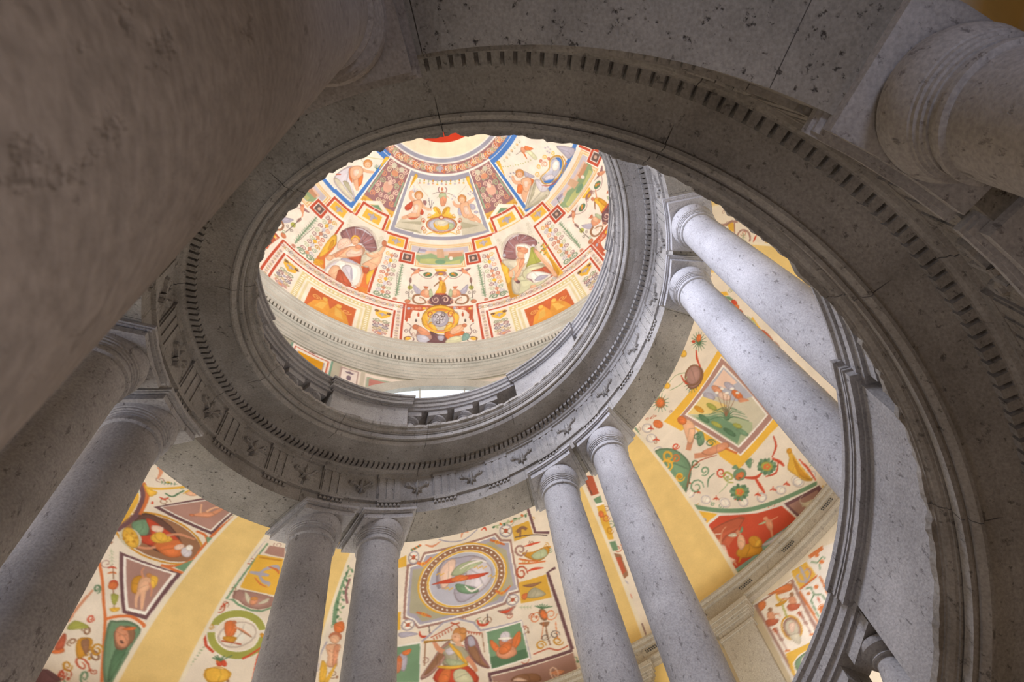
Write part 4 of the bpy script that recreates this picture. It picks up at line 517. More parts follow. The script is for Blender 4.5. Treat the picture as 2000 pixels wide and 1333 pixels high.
[22,13,56,17,8778,822,-12,24],[22,13,62,18,8794,818,-14,-20],[22,13,62,18,8794,818,-12,24],[22,13,68,20,8810,814,-12,-20],[22,13,56,17,8810,814,-12,26],[22,13,56,17,8828,812,-14,-20],
[22,13,62,18,8828,812,-12,24],[22,13,67,20,8844,808,-12,-20],[22,13,62,18,8844,808,-12,24],[14,2,86,8908,568,-46,134,-90,50,-36,78],[10,5,8790,976,0,63,-54,11],[22,2,52,8746,894,10,50,-6,34],
[32,5,8748,968,0,43,-45,9],[32,4,45,113,45,8774,882,48,10,18,8],[18,12,41,8842,652,54,-14],[18,13,76,23,8846,652,-10,-20],[18,13,67,20,8846,652,-12,24],[18,13,71,21,8860,648,-12,-20],
[18,13,72,22,8860,648,-12,24],[18,13,77,23,8872,644,-10,-20],[18,13,72,22,8872,644,-10,24],[18,13,72,22,8886,640,-10,-20],[18,13,72,22,8886,640,-12,24],[32,5,8744,1054,0,54,-72,14],
[14,12,62,8720,1044,58,-8,4,26],
]
WALL_FIGURES = [
[4,0,7192,-427,234,-29,99,8,96,-9,74,-39,-43,-102,-102,-60,-281,-203,-64,45,15,344],[14,0,7217,-439,210,-25,-44,-443,-45,-5,-119,86],[3,0,7232,-451,179,-15,-34,-390,-66,-36,-81,58],
[8,1,7294,-440,107,-27,-1,-34,-64,26,-14,17],[8,1,7234,-446,32,-6,-3,-26,-31,-4],[14,12,51,7411,-488,-8,-254],[14,5,7313,-638,145,-41,-19,-198],[26,5,7312,-636,111,-31,-15,-156],
[11,2,80,7352,-647,-11,-29,-22,-13,-24,7,-18,24,-5,33,10,30,22,14,25,-7,18,-26,5,-33],[25,1,7308,-614,27,-11,-18,-27,-19,4],[26,1,7282,-656,47,-21,-24,-38],[19,3,74,74,7317,-589,9,60,-2,35],
[10,4,57,132,57,7330,-464,-6,-30,23,-19],[11,1,7301,-503,54,-17,-11,-8,-36,8],[20,5,7270,-506,35,-28,-21,-37],[6,1,7251,-508,26,-15,-10,-36,-26,14],[9,1,7232,-532,49,-33,-19,-12,-35,16],
[6,3,74,46,7262,-528,30,-18,1,-18],[20,5,7386,-518,34,-29,-23,-35],[6,1,7367,-519,26,-16,-12,-36,-25,16],[9,1,7347,-542,48,-35,-19,-11,-35,18],[6,3,75,47,7378,-540,-32,34,-15,-5],
[14,14,159,71,35,7250,-589,-2,-59,-2,-57],[9,13,161,27,7243,-584,3,-34],[8,12,77,7239,-695,19,-12],[14,5,7249,-645,23,-44,-27,-12],[14,14,158,70,35,7376,-605,-4,-58,-4,-56],
[9,13,160,27,7370,-600,2,-33],[8,12,77,7362,-709,18,-13],[14,5,7374,-660,21,-45,-27,-10],[4,0,7433,-426,91,-19,5,-89,-105,2],[10,0,7438,-432,81,-17,5,-80,-95,2],
[15,4,76,152,57,7483,-445,-4,-33,-5,-43],[15,4,57,124,48,7474,-521,34,16,0,24,-16,3],[15,4,57,124,48,7469,-519,-21,22,1,29,16,-3],[15,5,7472,-525,50,-13,-2,-35],
[8,4,28,57,28,7502,-463,12,-36,-19,-18],[8,0,7541,-433,79,-17,-7,-18,-72,16],[4,0,7545,-456,65,-12,-16,-42,-55,-24],[17,12,66,7537,-466,20,-26,34,3,6,-17],[8,5,7575,-463,36,-35,-21,-29],
[8,5,7576,-504,35,-34,-21,-28],[17,12,65,7562,-502,-12,-25],[8,12,107,7423,-533,-7,-268],[8,12,110,7531,-545,-24,-193],[8,12,93,7428,-526,97,-10],[4,0,7430,-542,97,-7,-27,-183,-58,-2],
[17,12,72,7453,-543,21,-13,-6,-34,26,-23,9,-68,-22,-34],[17,12,69,7468,-590,-25,-11,-13,-102,20,-27],[8,5,7451,-569,27,-24,-15,-22],[8,5,7494,-571,32,-29,-20,-28],[8,5,7466,-665,57,-50,-34,-48],
[8,2,35,7483,-680,-9,-5,-12,2,-11,9,-5,12,3,12,9,6,13,-2,10,-10,5,-13,-3,-11],[32,13,72,36,7471,-637,3,30],[10,4,34,120,34,7462,-682,-5,-23,0,-16],
[10,0,7235,-706,158,-42,-8,-19,-46,12,-59,10,-38,-10,-13,-47,-11,7],[17,1,7249,-761,48,8,62,-13,-3,-27,-49,-10,-50,-29,-14,19],[3,5,7300,-789,97,-73,-53,-82],[8,5,7305,-783,46,-35,-30,-46],
[8,5,7274,-798,34,-25,-23,-36],[10,2,114,7228,-811,19,5,14,-20],[14,12,74,7176,-426,-1,-127,-7,-238],
]
# ---------------- painting: shapes in surface coordinates, rasterised to colour ----------------
def hexc(h): return np.array([int(h[i:i + 2], 16) / 255 for i in (0, 2, 4)], np.float32)
UNIT = 2000.0
def smooth_pts(P, closed, n=3):
    m = len(P); o = []
    for i in range(m if closed else m - 1):
        p0 = P[(i - 1) % m] if closed or i > 0 else P[i]; p1 = P[i]; p2 = P[(i + 1) % m]; p3 = P[(i + 2) % m] if closed or i + 2 < m else P[i + 1]
        for k in range(n):
            t = k / n; o.append(.5 * ((2 * p1) + (-p0 + p2) * t + (2 * p0 - 5 * p1 + 4 * p2 - p3) * t * t + (-p0 + 3 * p1 - 3 * p2 + p3) * t ** 3))
    if not closed: o.append(P[-1])
    return np.array(o)
def dome_asp(v): return math.sqrt((9.96 * math.sin(v)) ** 2 + (7 * math.cos(v)) ** 2) / (9.96 * max(.15, math.cos(v)))
def shapes(data, aspf=None):
    out = []
    for s in data:
        c, kind = PAINTS[s[0]], s[1]
        if kind < 2:
            P = np.cumsum(np.array(s[2:], float).reshape(-1, 2), 0) / UNIT
            out.append((c, smooth_pts(P, True) if kind else P, kind))
        elif kind == 5:
            m = np.array(s[2:4]) / UNIT; A = np.array(s[4:6]) / UNIT / 4; B = np.array(s[6:8]) / UNIT / 4
            a = np.linspace(0, 2 * PI, 16, endpoint=False)[:, None]; out.append((c, m + A * np.cos(a) + B * np.sin(a), 1))
        else:
            if kind == 6:
                m = np.array(s[2:4]) / UNIT; A = np.array(s[4:6]) / UNIT / 4; B = np.array(s[6:8]) / UNIT / 4
                w_, d, a0, tu = s[8], s[9], math.radians(s[10]), s[11] / 10
                k = np.linspace(0, 1, 14)[:, None]; a = a0 + d * k * tu * 2 * PI; rr = 1 - .75 * k
                P = m + (A * np.cos(a) + B * np.sin(a)) * rr; W = [w_ * .5, w_, w_ * .8, w_ * .4]
            else:
                nw = kind % 10 - 1; W = s[2:2 + nw]; P = np.cumsum(np.array(s[2 + nw:], float).reshape(-1, 2), 0) / UNIT
                if kind < 10 and len(P) > 2: P = smooth_pts(P, False)
            n = len(P); W = np.interp(np.linspace(0, 1, n), np.linspace(0, 1, len(W)), W) / UNIT / 10 if len(W) > 1 else np.full(n, W[0] / UNIT / 10)
            asp = aspf(P[n // 2, 1]) if aspf else 1.0
            Q = P / [asp, 1]; D = np.gradient(Q, axis=0); D /= np.maximum(1e-9, np.hypot(D[:, 0], D[:, 1]))[:, None]
            N = np.stack([-D[:, 1], D[:, 0]], 1) * W[:, None] / 2
            out.append((c, np.concatenate([Q + N, (Q - N)[::-1]]) * [asp, 1], 0))
    return out
def srgb(c):
    c = np.asarray(c, float); return np.where(c <= .04045, c / 12.92, ((c + .055) / 1.055) ** 2.4)
def sample(cv, U, V):         # bilinear lookup
    h, w_ = cv.a.shape[:2]
    x = np.clip((U - cv.u0) / (cv.u1 - cv.u0) * w_ - .5, 0, w_ - 1.001); y = np.clip((V - cv.v0) / (cv.v1 - cv.v0) * h - .5, 0, h - 1.001)
    x0, y0 = x.astype(int), y.astype(int); fx, fy = (x - x0)[..., None], (y - y0)[..., None]
    c = (cv.a[y0, x0] * (1 - fx) + cv.a[y0, x0 + 1] * fx) * (1 - fy) + (cv.a[y0 + 1, x0] * (1 - fx) + cv.a[y0 + 1, x0 + 1] * fx) * fy
    return srgb(c)
class Canvas:
    def __init__(s, u0, u1, v0, v1, w, h, bg):
        s.u0, s.u1, s.v0, s.v1 = u0, u1, v0, v1
        s.a = np.empty((h, w, 3), np.float32); s.a[:] = bg; s.w, s.h = w, h
        s.ku = w / (u1 - u0); s.kv = h / (v1 - v0)
    def poly(s, c, P, vary=.05):
        P = np.asarray(P, float); x = (P[:, 0] - s.u0) * s.ku; y = (P[:, 1] - s.v0) * s.kv
        x0, x1 = int(max(0, x.min() - 1)), int(min(s.w, x.max() + 2)); y0, y1 = int(max(0, y.min() - 1)), int(min(s.h, y.max() + 2))
        if x1 <= x0 or y1 <= y0: return
        X = np.arange(x0, x1)[None] + .5; Y = np.arange(y0, y1)[:, None] + .5
        ins = np.zeros((y1 - y0, x1 - x0), bool); n = len(x)
        for i in range(n):
            xa, ya, xb, yb = x[i], y[i], x[(i + 1) % n], y[(i + 1) % n]
            if ya == yb: continue
            m = (Y > min(ya, yb)) & (Y <= max(ya, yb))
            ins ^= m & (X < xa + (Y - ya) * (xb - xa) / (yb - ya))
        col_ = np.asarray(hexc(c) if isinstance(c, str) else c) * (1 + random.uniform(-vary, vary))
        reg = s.a[y0:y1, x0:x1]; reg[ins] = col_
    def rect(s, c, u0, u1, v0, v1): s.poly(c, [(u0, v0), (u1, v0), (u1, v1), (u0, v1)], 0)
    def line(s, c, w, pts, asp=1.0):           # w in v units; asp: u units per v unit
        for (a, b), (d, e) in zip(pts[:-1], pts[1:]):
            dx, dy = (d - a) / asp, e - b; L = math.hypot(dx, dy)
            if L < 1e-9: continue
            nx, ny = -dy / L * w / 2, dx / L * w / 2; ex, ey = dx / L * w / 2, dy / L * w / 2
            s.poly(c, [(a + (nx - ex) * asp, b + ny - ey), (d + (nx + ex) * asp, e + ny + ey), (d + (-nx + ex) * asp, e - ny + ey), (a + (-nx - ex) * asp, b - ny - ey)], 0)
    def ell(s, c, u, v, ru, rv, n=16):
        s.poly(c, [(u + ru * math.cos(2 * PI * i / n), v + rv * math.sin(2 * PI * i / n)) for i in range(n)])
    def scroll(s, c, u, v, r, w, asp=1.0, d=1, a0=0, turns=1.3):
        pts = []
        for i in range(13):
            k = i / 12; a = a0 + d * k * turns * 2 * PI; rr = r * (1 - .75 * k); pts.append((u + rr * math.cos(a) * asp, v + rr * math.sin(a)))
        s.line(c, w, pts, asp)
    def draw(s, data, du=0, aspf=None, sv=1.0):
        for c, P, rnd_ in shapes(data, aspf): s.form(c, P * [1, sv] + [du, 0], rnd_)
    def form(s, c, P, rounded):                # a painted form: darker contour, body colour, lighter inner modelling
        if not rounded: s.poly(c, P); return
        h = hexc(c); m = P.mean(0); span = P.max(0) - P.min(0)
        if min(span[0] * s.ku, span[1] * s.kv) < 9: s.poly(h, P); return
        s.poly(h * [.80, .76, .75], P, 0); k = random.uniform(-.03, .03)
        s.poly(h * (1 + k), m + (P - m) * .90 + span * [.006, -.01], 0)
        s.poly(np.minimum(1, h * 1.05 + .01), m + (P - m) * .58 + span * [.05, .05], 0)
        s.poly(np.minimum(1, h * 1.10 + .02), m + (P - m) * .28 + span * [.09, .09], 0)
        n = len(P); i = random.randrange(n); j = (i + n // 2) % n
        a, b = m + (P[i] - m) * .8, m + (P[j] - m) * .8; w_ = .05 * min(span)
        s.line(h * .88, w_, [tuple(a), tuple(m + span * [.08, -.08]), tuple(b)])
    def fleur(s, u, v, r, asp=1.0):
        g, d = 'a7a3b8', '6d6478'
        for c, k in ((d, 1.25), (g, 1.0)):
            s.poly(c, [(u, v + r), (u + .28 * r * asp * k, v + .3 * r), (u + .1 * r * asp, v - .2 * r), (u - .1 * r * asp, v - .2 * r), (u - .28 * r * asp * k, v + .3 * r)])
            for t in (-1, 1):
                s.line(c, .2 * r * k, [(u + t * .1 * asp * r, v - .15 * r), (u + t * .45 * asp * r, v + .35 * r), (u + t * .8 * asp * r, v + .3 * r), (u + t * .8 * asp * r, v), (u + t * .55 * asp * r, v)], asp)
            s.line(c, .2 * r * k, [(u - .3 * asp * r, v - .25 * r), (u + .3 * asp * r, v - .25 * r)], asp)
            s.poly(c, [(u - .08 * r * asp, v - .2 * r), (u + .08 * r * asp, v - .2 * r), (u + .3 * r * asp, v - .8 * r), (u - .3 * r * asp, v - .8 * r)])
    def soften(s):
        a = s.a
        for ax in (0, 1):
            a = (np.roll(a, 1, ax) + 2 * a + np.roll(a, -1, ax)) / 4
        s.a = a
    def wash(s, seed, amp=.035, pale=.20, tone=(.92, .88, .82)):
        s.soften(); s.a = s.a * (1 - pale) + np.array(tone, np.float32) * pale
        rg = np.random.default_rng(seed); z = np.zeros((s.h, s.w), np.float32)
        for k, am in ((9, .5), (31, .35), (97, .3)):
            g = rg.uniform(-1, 1, (k, k)).astype(np.float32)
            yi = np.linspace(0, k - 1.001, s.h); xi = np.linspace(0, k - 1.001, s.w)
            y0, x0 = yi.astype(int), xi.astype(int); fy, fx = (yi - y0)[:, None], (xi - x0)[None]
            z += am * ((g[y0][:, x0] * (1 - fx) + g[y0][:, x0 + 1] * fx) * (1 - fy) + (g[y0 + 1][:, x0] * (1 - fx) + g[y0 + 1][:, x0 + 1] * fx) * fy)
        z += rg.normal(0, .35, (s.h, s.w)).astype(np.float32)
        s.a *= (1 + amp * z)[..., None]; np.clip(s.a, 0, 1, out=s.a)
RED, WHT, CRM, GLD = 'b8381f', 'f7f2ea', 'efe6d8', 'eab02f'
# ---- dome: three sectors of 60 degrees (blue, grey, blue), repeated on the far side ----
DC0, DC1 = 1.339, 1.339 + PI
DOME = Canvas(DC0, DC1, 0, PI / 2, 2400, 1100, hexc(CRM))
def dome_sector(cv, c, frame, kind):
    R = lambda col_, u0, u1, a0, a1: cv.rect(col_, c + u0, c + u1, a0, a1)
    def asp(a): return 1 / max(.25, math.cos(a)) * .85
    # lantern ring and scroll frieze
    R('efe0bf', -.524, .524, 1.262, 1.571); R('8f90a5', -.524, .524, 1.236, 1.256); R(WHT, -.524, .524, 1.256, 1.262); R(WHT, -.524, .524, 1.230, 1.236)
    R('8b5a5e', -.524, .524, 1.180, 1.230); R(WHT, -.524, .524, 1.171, 1.180)
    rn = random.Random(int(c * 10))
    for i in range(26):
        u = -.51 + i * .0408
        cv.scroll(('e6cfa8', 'd98b64', 'a6b58c', 'efc9b4', 'd9662a')[i % 5], c + u, 1.205 + rn.uniform(-.006, .006), .019, .0045, 2.6, 1 if i % 2 else -1, rn.uniform(0, 6), 1.5)
        cv.ell(('f0d27a', 'b5472a', 'cfcad6')[i % 3], c + u + .02, 1.205, .012, .005, 8)
    if frame == '2f6bc4': R(frame, -.365, .365, 1.166, 1.184)
    cv.fleur(c, 1.205, .021, 2.4)
    # pilaster panels between the big frames
    for s in (-1, 1):
        R('8b5a5e', min(s * .385, s * .524), max(s * .385, s * .524), .93, 1.168)
        for j in range(7):
            a = 1.15 - j * .031; k = asp(a)
            cv.scroll(('efc9b4', 'e6cfa8', 'd98b64', 'a6b58c')[j % 4], c + s * (.43 + .02 * (j % 2)), a, .017, .0045, k, s, j, 1.4)
            cv.scroll(('e6cfa8', 'a6b58c', 'efc9b4')[j % 3], c + s * .50, a - .012, .014, .004, k, -s, j + 1, 1.3)
        cv.line('7f9a7c', .010, [(c + s * .40, .96), (c + s * .40, 1.09)], asp(1.0))
        cv.ell('cfc8b0', c + s * .475, 1.148, .030, .014); cv.ell('d98b64', c + s * .524, 1.115, .04, .015)
        cv.ell('e0a48c', c + s * .524, 1.035, .045, .03); cv.ell('efc9b4', c + s * .524, 1.06, .02, .012)
        # yellow spandrels, white pediment, green field
        R('d9a23a', min(s * .385, s * .524), max(s * .385, s * .524), .80, .93)
        cv.poly('efe9d8', [(c + s * .385, .895), (c + s * .385, .875), (c + s * .524, .925), (c + s * .524, .95)])
        cv.poly('5f8a66', [(c + s * .41, .875), (c + s * .524, .925), (c + s * .524, .893), (c + s * .44, .893)])
        cv.scroll('c98518', c + s * .405, .905, .012, .004, asp(.9), s); cv.ell('c98518', c + s * .40, .845, .012, .02); cv.ell(GLD, c + s * .403, .852, .008, .014)
    # great framed panel
    for u, a0, a1, c_ in ((.378, .822, 1.171, WHT), (.371, .826, 1.168, frame), (.343, .848, 1.143, WHT), (.337, .853, 1.139, CRM)): R(c_, -u, u, a0, a1)
    R(frame, -.21, .21, .822, .85); R(WHT, -.20, .20, .842, .85); R(CRM, -.195, .195, .849, .86)
    cv.draw((SECTOR_FIGURES, EAST_FIGURES, WEST_FIGURES)[kind], c, dome_asp)
    if kind == 2: pass
    # centre field with candelabra, garlands and beasts is inside dome_g; copies for the other sectors
    if kind:
        for cc, P, r_ in shapes(SECTOR_FIGURES, dome_asp):
            if P[:, 1].max() < .70: cv.form(cc, P + [c, 0], r_)
    # landscape with stepped cream and orange frame
    def cross(c_, e): R(c_, -.228 + e, .228 - e, .712 + e * .5, .795 - e * .6); R(c_, -.165 + e, .165 - e, .648 + e * .6, .74)
    for e, c_ in ((-.004, WHT), (0, 'e8c48a'), (.008, 'd98b64'), (.012, 'f0dcb0'), (.022, 'd9a050'), (.027, 'f3e2c0'), (.034, 'b9bcd0')): cross(c_, e)
    R('c3b9c4', -.19, .19, .745, .772); R('dcb49c', -.10, .16, .735, .755); R('cfb9a0', -.19, .19, .728, .738)
    cv.poly('7f9a6c', [(c - .19, .728), (c - .13, .722), (c - .06, .742), (c, .722), (c + .08, .735), (c + .19, .728), (c + .13, .672), (c - .13, .672)])
    cv.poly('a9b06a', [(c - .13, .70), (c - .05, .71), (c + .05, .69), (c + .13, .70), (c + .13, .672), (c - .13, .672)])
    cv.poly('c59a78', [(c - .02, .715), (c - .025, .768), (c + .02, .772), (c + .03, .715)]); cv.poly('b9805c', [(c + .05, .715), (c + .06, .745), (c + .15, .742), (c + .15, .72)])
    cv.ell('efe6d8', c + .07, .712, .012, .012); cv.ell('5f8a66', c, .69, .035, .014); cv.ell('8d84a0', c - .12, .755, .03, .008); cv.line('4a5a48', .003, [(c - .14, .765), (c - .15, .735)], 1.2)
    for s in (-1, 1):
        def P(c_, w_, pts): cv.line(c_, w_, [(c + s * u, a) for u, a in pts], 1.3)
        # stepped red line over the fleur squares
        step = [(.238, .80), (.238, .822), (.395, .812), (.395, .905), (.524, .905)]
        step = [(.236, .740), (.236, .808), (.388, .806), (.418, .80), (.418, .893), (.524, .893)]
        P(WHT, .020, step); P(RED, .013, step)
        R(WHT, min(s * .445, s * .524), max(s * .445, s * .524), .815, .886) if False else None
        R('f3e6cf', min(s * .245, s * .372), max(s * .245, s * .372), .745, .80)
        R(GLD, min(s * .252, s * .36), max(s * .252, s * .36), .748, .797)
        cv.fleur(c + s * .306, .772, .021, 1.5)
        R(GLD, min(s * .455, s * .524), max(s * .455, s * .524), .828, .880)
        # black jewel squares with red border
        R(WHT, min(s * .16, s * .268), max(s * .16, s * .268), .654, .740)
        R(RED, min(s * .166, s * .262), max(s * .166, s * .262), .658, .735)
        R(WHT, min(s * .183, s * .245), max(s * .183, s * .245), .672, .721); R('57403c', min(s * .188, s * .240), max(s * .188, s * .240), .676, .717)
        cv.ell('c9a08c', c + s * .214, .697, .011, .010)
        # upright ornament field
        P(WHT, .018, [(.262, .727), (.382, .727), (.382, .375)]); P(RED, .012, [(.25, .727), (.379, .727), (.379, .372)])
        P('6f8a6c', .006, [(.235, .645), (.238, .42)]); 
        for j in range(14): a = .635 - j * .016; P('7f9a7c', .003, [(.236, a), (.248, a + .008)]); P('7f9a7c', .003, [(.236, a), (.224, a + .008)])
        P('5d4348', .0035, [(.31, .70), (.31, .41)])
        for j in range(9):
            a = .69 - j * .032
            cl = ('d9a23a', 'a7a3b8', 'd98b64', '6d6478', 'b5472a', 'd98b64', 'c98518', '7f9a7c', 'a7a3b8')[j]
            cv.scroll(cl, c + s * (.31 + .026), a, .014, .004, 1.2, s, j, 1.2); cv.scroll(('8b5a5e', 'a6b58c')[j % 2], c + s * (.31 - .026), a, .014, .004, 1.2, -s, j + 2, 1.2)
            cv.ell(('d98b64', GLD, 'cfcad6', 'c9866a')[j % 4], c + s * .31, a - .008, .012, .012, 9)
        cv.scroll('6f8a6c', c + s * .335, .405, .02, .007, 1.2, s, 0, 1.3); cv.scroll('6f8a6c', c + s * .285, .405, .02, .007, 1.2, -s, PI, 1.3); cv.ell('c9806a', c + s * .24, .395, .012, .014)
        # ring band with red lines
        u0 = .186
        R(WHT, min(s * u0, s * .524), max(s * u0, s * .524), .292, .386); R(RED, min(s * u0, s * .524), max(s * u0, s * .524), .369, .380)
        R('e6d2c2', min(s * u0, s * .524), max(s * u0, s * .524), .318, .364); R(RED, min(s * .225, s * .524), max(s * .225, s * .524), .299, .310)
        R(WHT, min(s * .178, s * .240), max(s * .178, s * .240), 0, .369); R(RED, min(s * .182, s * .194), max(s * .182, s * .194), 0, .374)
        R('e6d2c2', min(s * .199, s * .220), max(s * .199, s * .220), 0, .364); R(RED, min(s * .225, s * .236), max(s * .225, s * .236), 0, .305)
        for j in range(12):
            u = .20 + j * .0295
            cv.scroll(('8b6a6e', 'a08a60', '7f8a90')[j % 3], c + s * u, .341, .014, .0035, 1.1, 1, j, 1.2); cv.ell(('c9a06a', 'b98a84')[j % 2], c + s * (u + .014), .341, .006, .010, 8)
        for j in range(10):
            cv.scroll(('a08a60', '8b6a6e')[j % 2], c + s * .2095, .02 + j * .031, .010, .0035, .8, 1, j, 1.1)
        # small grotesque panel
        R('efe6d8', min(s * .240, s * .330), max(s * .240, s * .330), 0, .292)
        cv.poly(GLD, [(c + s * .245, .275), (c + s * .325, .275), (c + s * .318, .225), (c + s * .287, .20), (c + s * .25, .235)]); cv.scroll('57322a', c + s * .256, .262, .011, .005, 1, s); cv.scroll('57322a', c + s * .316, .262, .011, .005, 1, -s); cv.fleur(c + s * .286, .243, .020, 1)
        for j in range(5):
            a = .18 - j * .032
            cv.scroll(('7f8a6a', '8b5a5e', '6d6478', 'a6936a', 'c9866a')[j], c + s * .266, a, .018, .006, 1, s, j, 1.3); cv.scroll(('7f8a6a', '8b5a5e', '6d6478', 'a6936a', 'c9866a')[j], c + s * .306, a, .018, .006, 1, -s, PI - j, 1.3); cv.ell(('c9b08a', 'a7a3b8')[j % 2], c + s * .286, a - .01, .009, .012, 8)
        cv.scroll('b08a90', c + s * .286, .035, .028, .008, 1); cv.ell('d98b64', c + s * .286, .035, .010, .012)
        # egg-and-dart frame and orange picture
        R('f0ead0', min(s * .336, s * .524), max(s * .336, s * .524), 0, .290); R('d9c98a', min(s * .342, s * .370), max(s * .342, s * .370), 0, .284); R('d9c98a', min(s * .342, s * .524), max(s * .342, s * .524), .255, .284)
        R('f3ecd8', min(s * .372, s * .524), max(s * .372, s * .524), 0, .253); R('e0d3a4', min(s * .380, s * .524), max(s * .380, s * .524), 0, .243); R('f3ecd8', min(s * .392, s * .524), max(s * .392, s * .524), 0, .230)
        for j in range(13): cv.ell('f7f2e0', c + s * .356, .012 + j * .020, .009, .006, 7)
        for j in range(9): cv.ell('f7f2e0', c + s * (.362 + j * .02), .269, .006, .008, 7)
        R('c65222', min(s * .410, s * .524), max(s * .410, s * .524), 0, .214)
        if kind == 0 or True:
            u = .524
            cv.poly('e0902a', [(c + s * (u - .10), .02), (c + s * (u - .08), .11), (c + s * (u - .045), .16), (c + s * (u - .02), .17), (c + s * u, .10), (c + s * u, .0), (c + s * (u - .08), 0)])
            cv.poly('eab045', [(c + s * (u - .07), .05), (c + s * (u - .05), .13), (c + s * (u - .02), .15), (c + s * (u - .03), .06)]); cv.ell('eab045', c + s * (u - .035), .175, .013, .017)
            cv.scroll('e8a04a', c + s * (u - .075), .15, .022, .006, 1, s)
def dome_build(cv):
    cs = (1.863, 2.910, 3.957)
    for c, fr, k in zip(cs, ('2f6bc4', '8f90a5', '2f6bc4'), (2, 0, 1)): dome_sector(cv, c, fr, k)
    # niches with seated figures between the sectors
    for c, key in ((1.863 - .524, RESTING_FIGURE), (2.387, READING_FIGURE), (3.434, RESTING_FIGURE), (3.957 + .524, READING_FIGURE)):
        cv.rect(WHT, c - .139, c + .139, .384, .806); cv.rect('e9e2d2', c - .136, c + .136, .388, .802)
        cv.rect('f3e6cf', c - .095, c + .095, .81, .884); cv.rect(GLD, c - .066, c + .066, .824, .876); cv.fleur(c, .848, .024, 1.7)
        for s in (-1, 1):
            for i in range(5): cv.scroll('c9c2ac', c + s * (.115 - i * .006), .76 - i * .025, .012, .003, 1.2, s, i)
        cv.draw(key, c, dome_asp)
dome_build(DOME)
DOME.wash(4)
def dome_color(T, A):
    U = DC0 + np.mod(T - DC0, PI); C = sample(DOME, U, A)
    m = A > 1.30
    C[m & (A > 1.335)] = srgb((.78, .25, .15)); C[A > 1.42] = srgb((.93, .87, .74))
    return C
# ---- vault over the flight ----
VT0, VT1 = 1.30, 4.90
VAULT = Canvas(VT0, VT1, 0, 1, 2600, 1150, hexc('f0e4d2'))
def vault_build(cv):
    rn = random.Random(5)
    # quiet grotesque ground where no measured motif lies: thin scrolls and sprigs
    for i in range(520):
        t, w_ = rn.uniform(VT0, VT1), rn.uniform(.05, .98)
        cl = rn.choice(('b5472a', '7f8a60', '8a5a3c', 'c98518', '5f8a66', 'a3766c'))
        cv.scroll(cl, t, w_, rn.uniform(.006, .014), .0018, 1.05, rn.choice((-1, 1)), rn.uniform(0, 6), 1.2)
        if i % 3 == 0: cv.ell(cl, t + .01, w_ + .008, .003, .004, 7)
    cv.draw(VAULT_FIGURES)
    for k in range(-3, 3):
        for s in (-1, 1):
            t = TCOL + k * PI / 3 + s * PI / 24
            cv.rect('f5ead0', t - .061, t + .061, 0, 1); cv.rect('efcb78', t - .052, t + .052, 0, 1)
TCOL = 3.42
vault_build(VAULT); VAULT.wash(9, .03)
VC = {'V': VAULT}
WC = Canvas(3.40, 4.40, -8.6, -1.49, 520, 1500, hexc('e6d8bf'))
def wall_build(cv):
    for k in range(0, 2):
        for s in (-1, 1):
            t = TCOL + k * PI / 3 + s * PI / 24; cv.rect('c9b793', t - .06, t + .06, -8.6, -1.49)
    cv.draw(WALL_FIGURES, sv=9.6)
wall_build(WC); WC.wash(3, .035, .30, (.80, .73, .61))
DRUM = Canvas(0, PI / 3, 20.0, 24.5, 500, 420, hexc('b9b3a0'))
def drum_build(cv):
    A = PI / 6                                 # arch centre of the repeating bay
    def R(c, u0, u1, a0, a1): cv.rect(c, u0, u1, a0, a1)
    for s in (-1, 1):
        # spandrel panels beside the arch, with grey mouldings, and small framed grotesque
        cv.poly('e9ddd0', [(A + s * .10, 24.36), (A + s * .40, 24.36), (A + s * .40, 21.0), (A + s * .33, 21.5), (A + s * .25, 23.4)])
        cv.poly('a9b4a0', [(A + s * .20, 24.1), (A + s * .30, 24.1), (A + s * .30, 22.6), (A + s * .27, 23.3)])
        cv.poly('c98a80', [(A + s * .215, 24.0), (A + s * .29, 24.0), (A + s * .288, 23.3)])
        R('cfc6b4', min(A + s * .305, A + s * .325), max(A + s * .305, A + s * .325), 20, 24.4)
        R('b49a94', min(A + s * .33, A + s * .405), max(A + s * .33, A + s * .405), 20, 24.3); R('efe3da', min(A + s * .338, A + s * .397), max(A + s * .338, A + s * .397), 20, 24.2)
        cv.ell('8b7a86', A + s * .367, 24.0, .018, .08); cv.ell('8b7a86', A + s * .367, 23.6, .010, .2)
        R('e9ddb0', min(A + s * .06, A + s * .12), max(A + s * .06, A + s * .12), 24.33, 24.42)
    # painted picture with orange border between the piers (straddles the bay edge)
    for c in (0, PI / 3):
        for u, a1, cl in ((.085, 24.42, '6f9c86'), (.079, 24.40, 'efe3da'), (.072, 24.30, 'c65a34'), (.064, 24.22, 'efe6d8'), (.055, 24.05, '8f90a5'), (.052, 24.02, 'e0a02a')): R(cl, c - u, c + u, 20, a1)
        cv.scroll('7a3038', c, 24.36, .018, .03, .1); cv.ell('7a3038', c, 24.36, .03, .03); cv.ell('8f90a5', c, 23.3, .02, .25)
drum_build(DRUM)
def drum_color(T, Z):
    return sample(DRUM, np.mod(T - 2.90 + PI / 6, PI / 3), Z)
# ---------------- entablature (one continuous ramp of stone) ----------------
T_A, T_B = -3.53, 6.2
FL = PI / 12                       # one triglyph + one metope
TC = 3.42                          # stair angle of a column-pair centre
ent = empty('entablature'); tag(ent, 'spiral grey stone entablature with fleur-de-lis frieze and dentils climbing round the well', 'entablature')
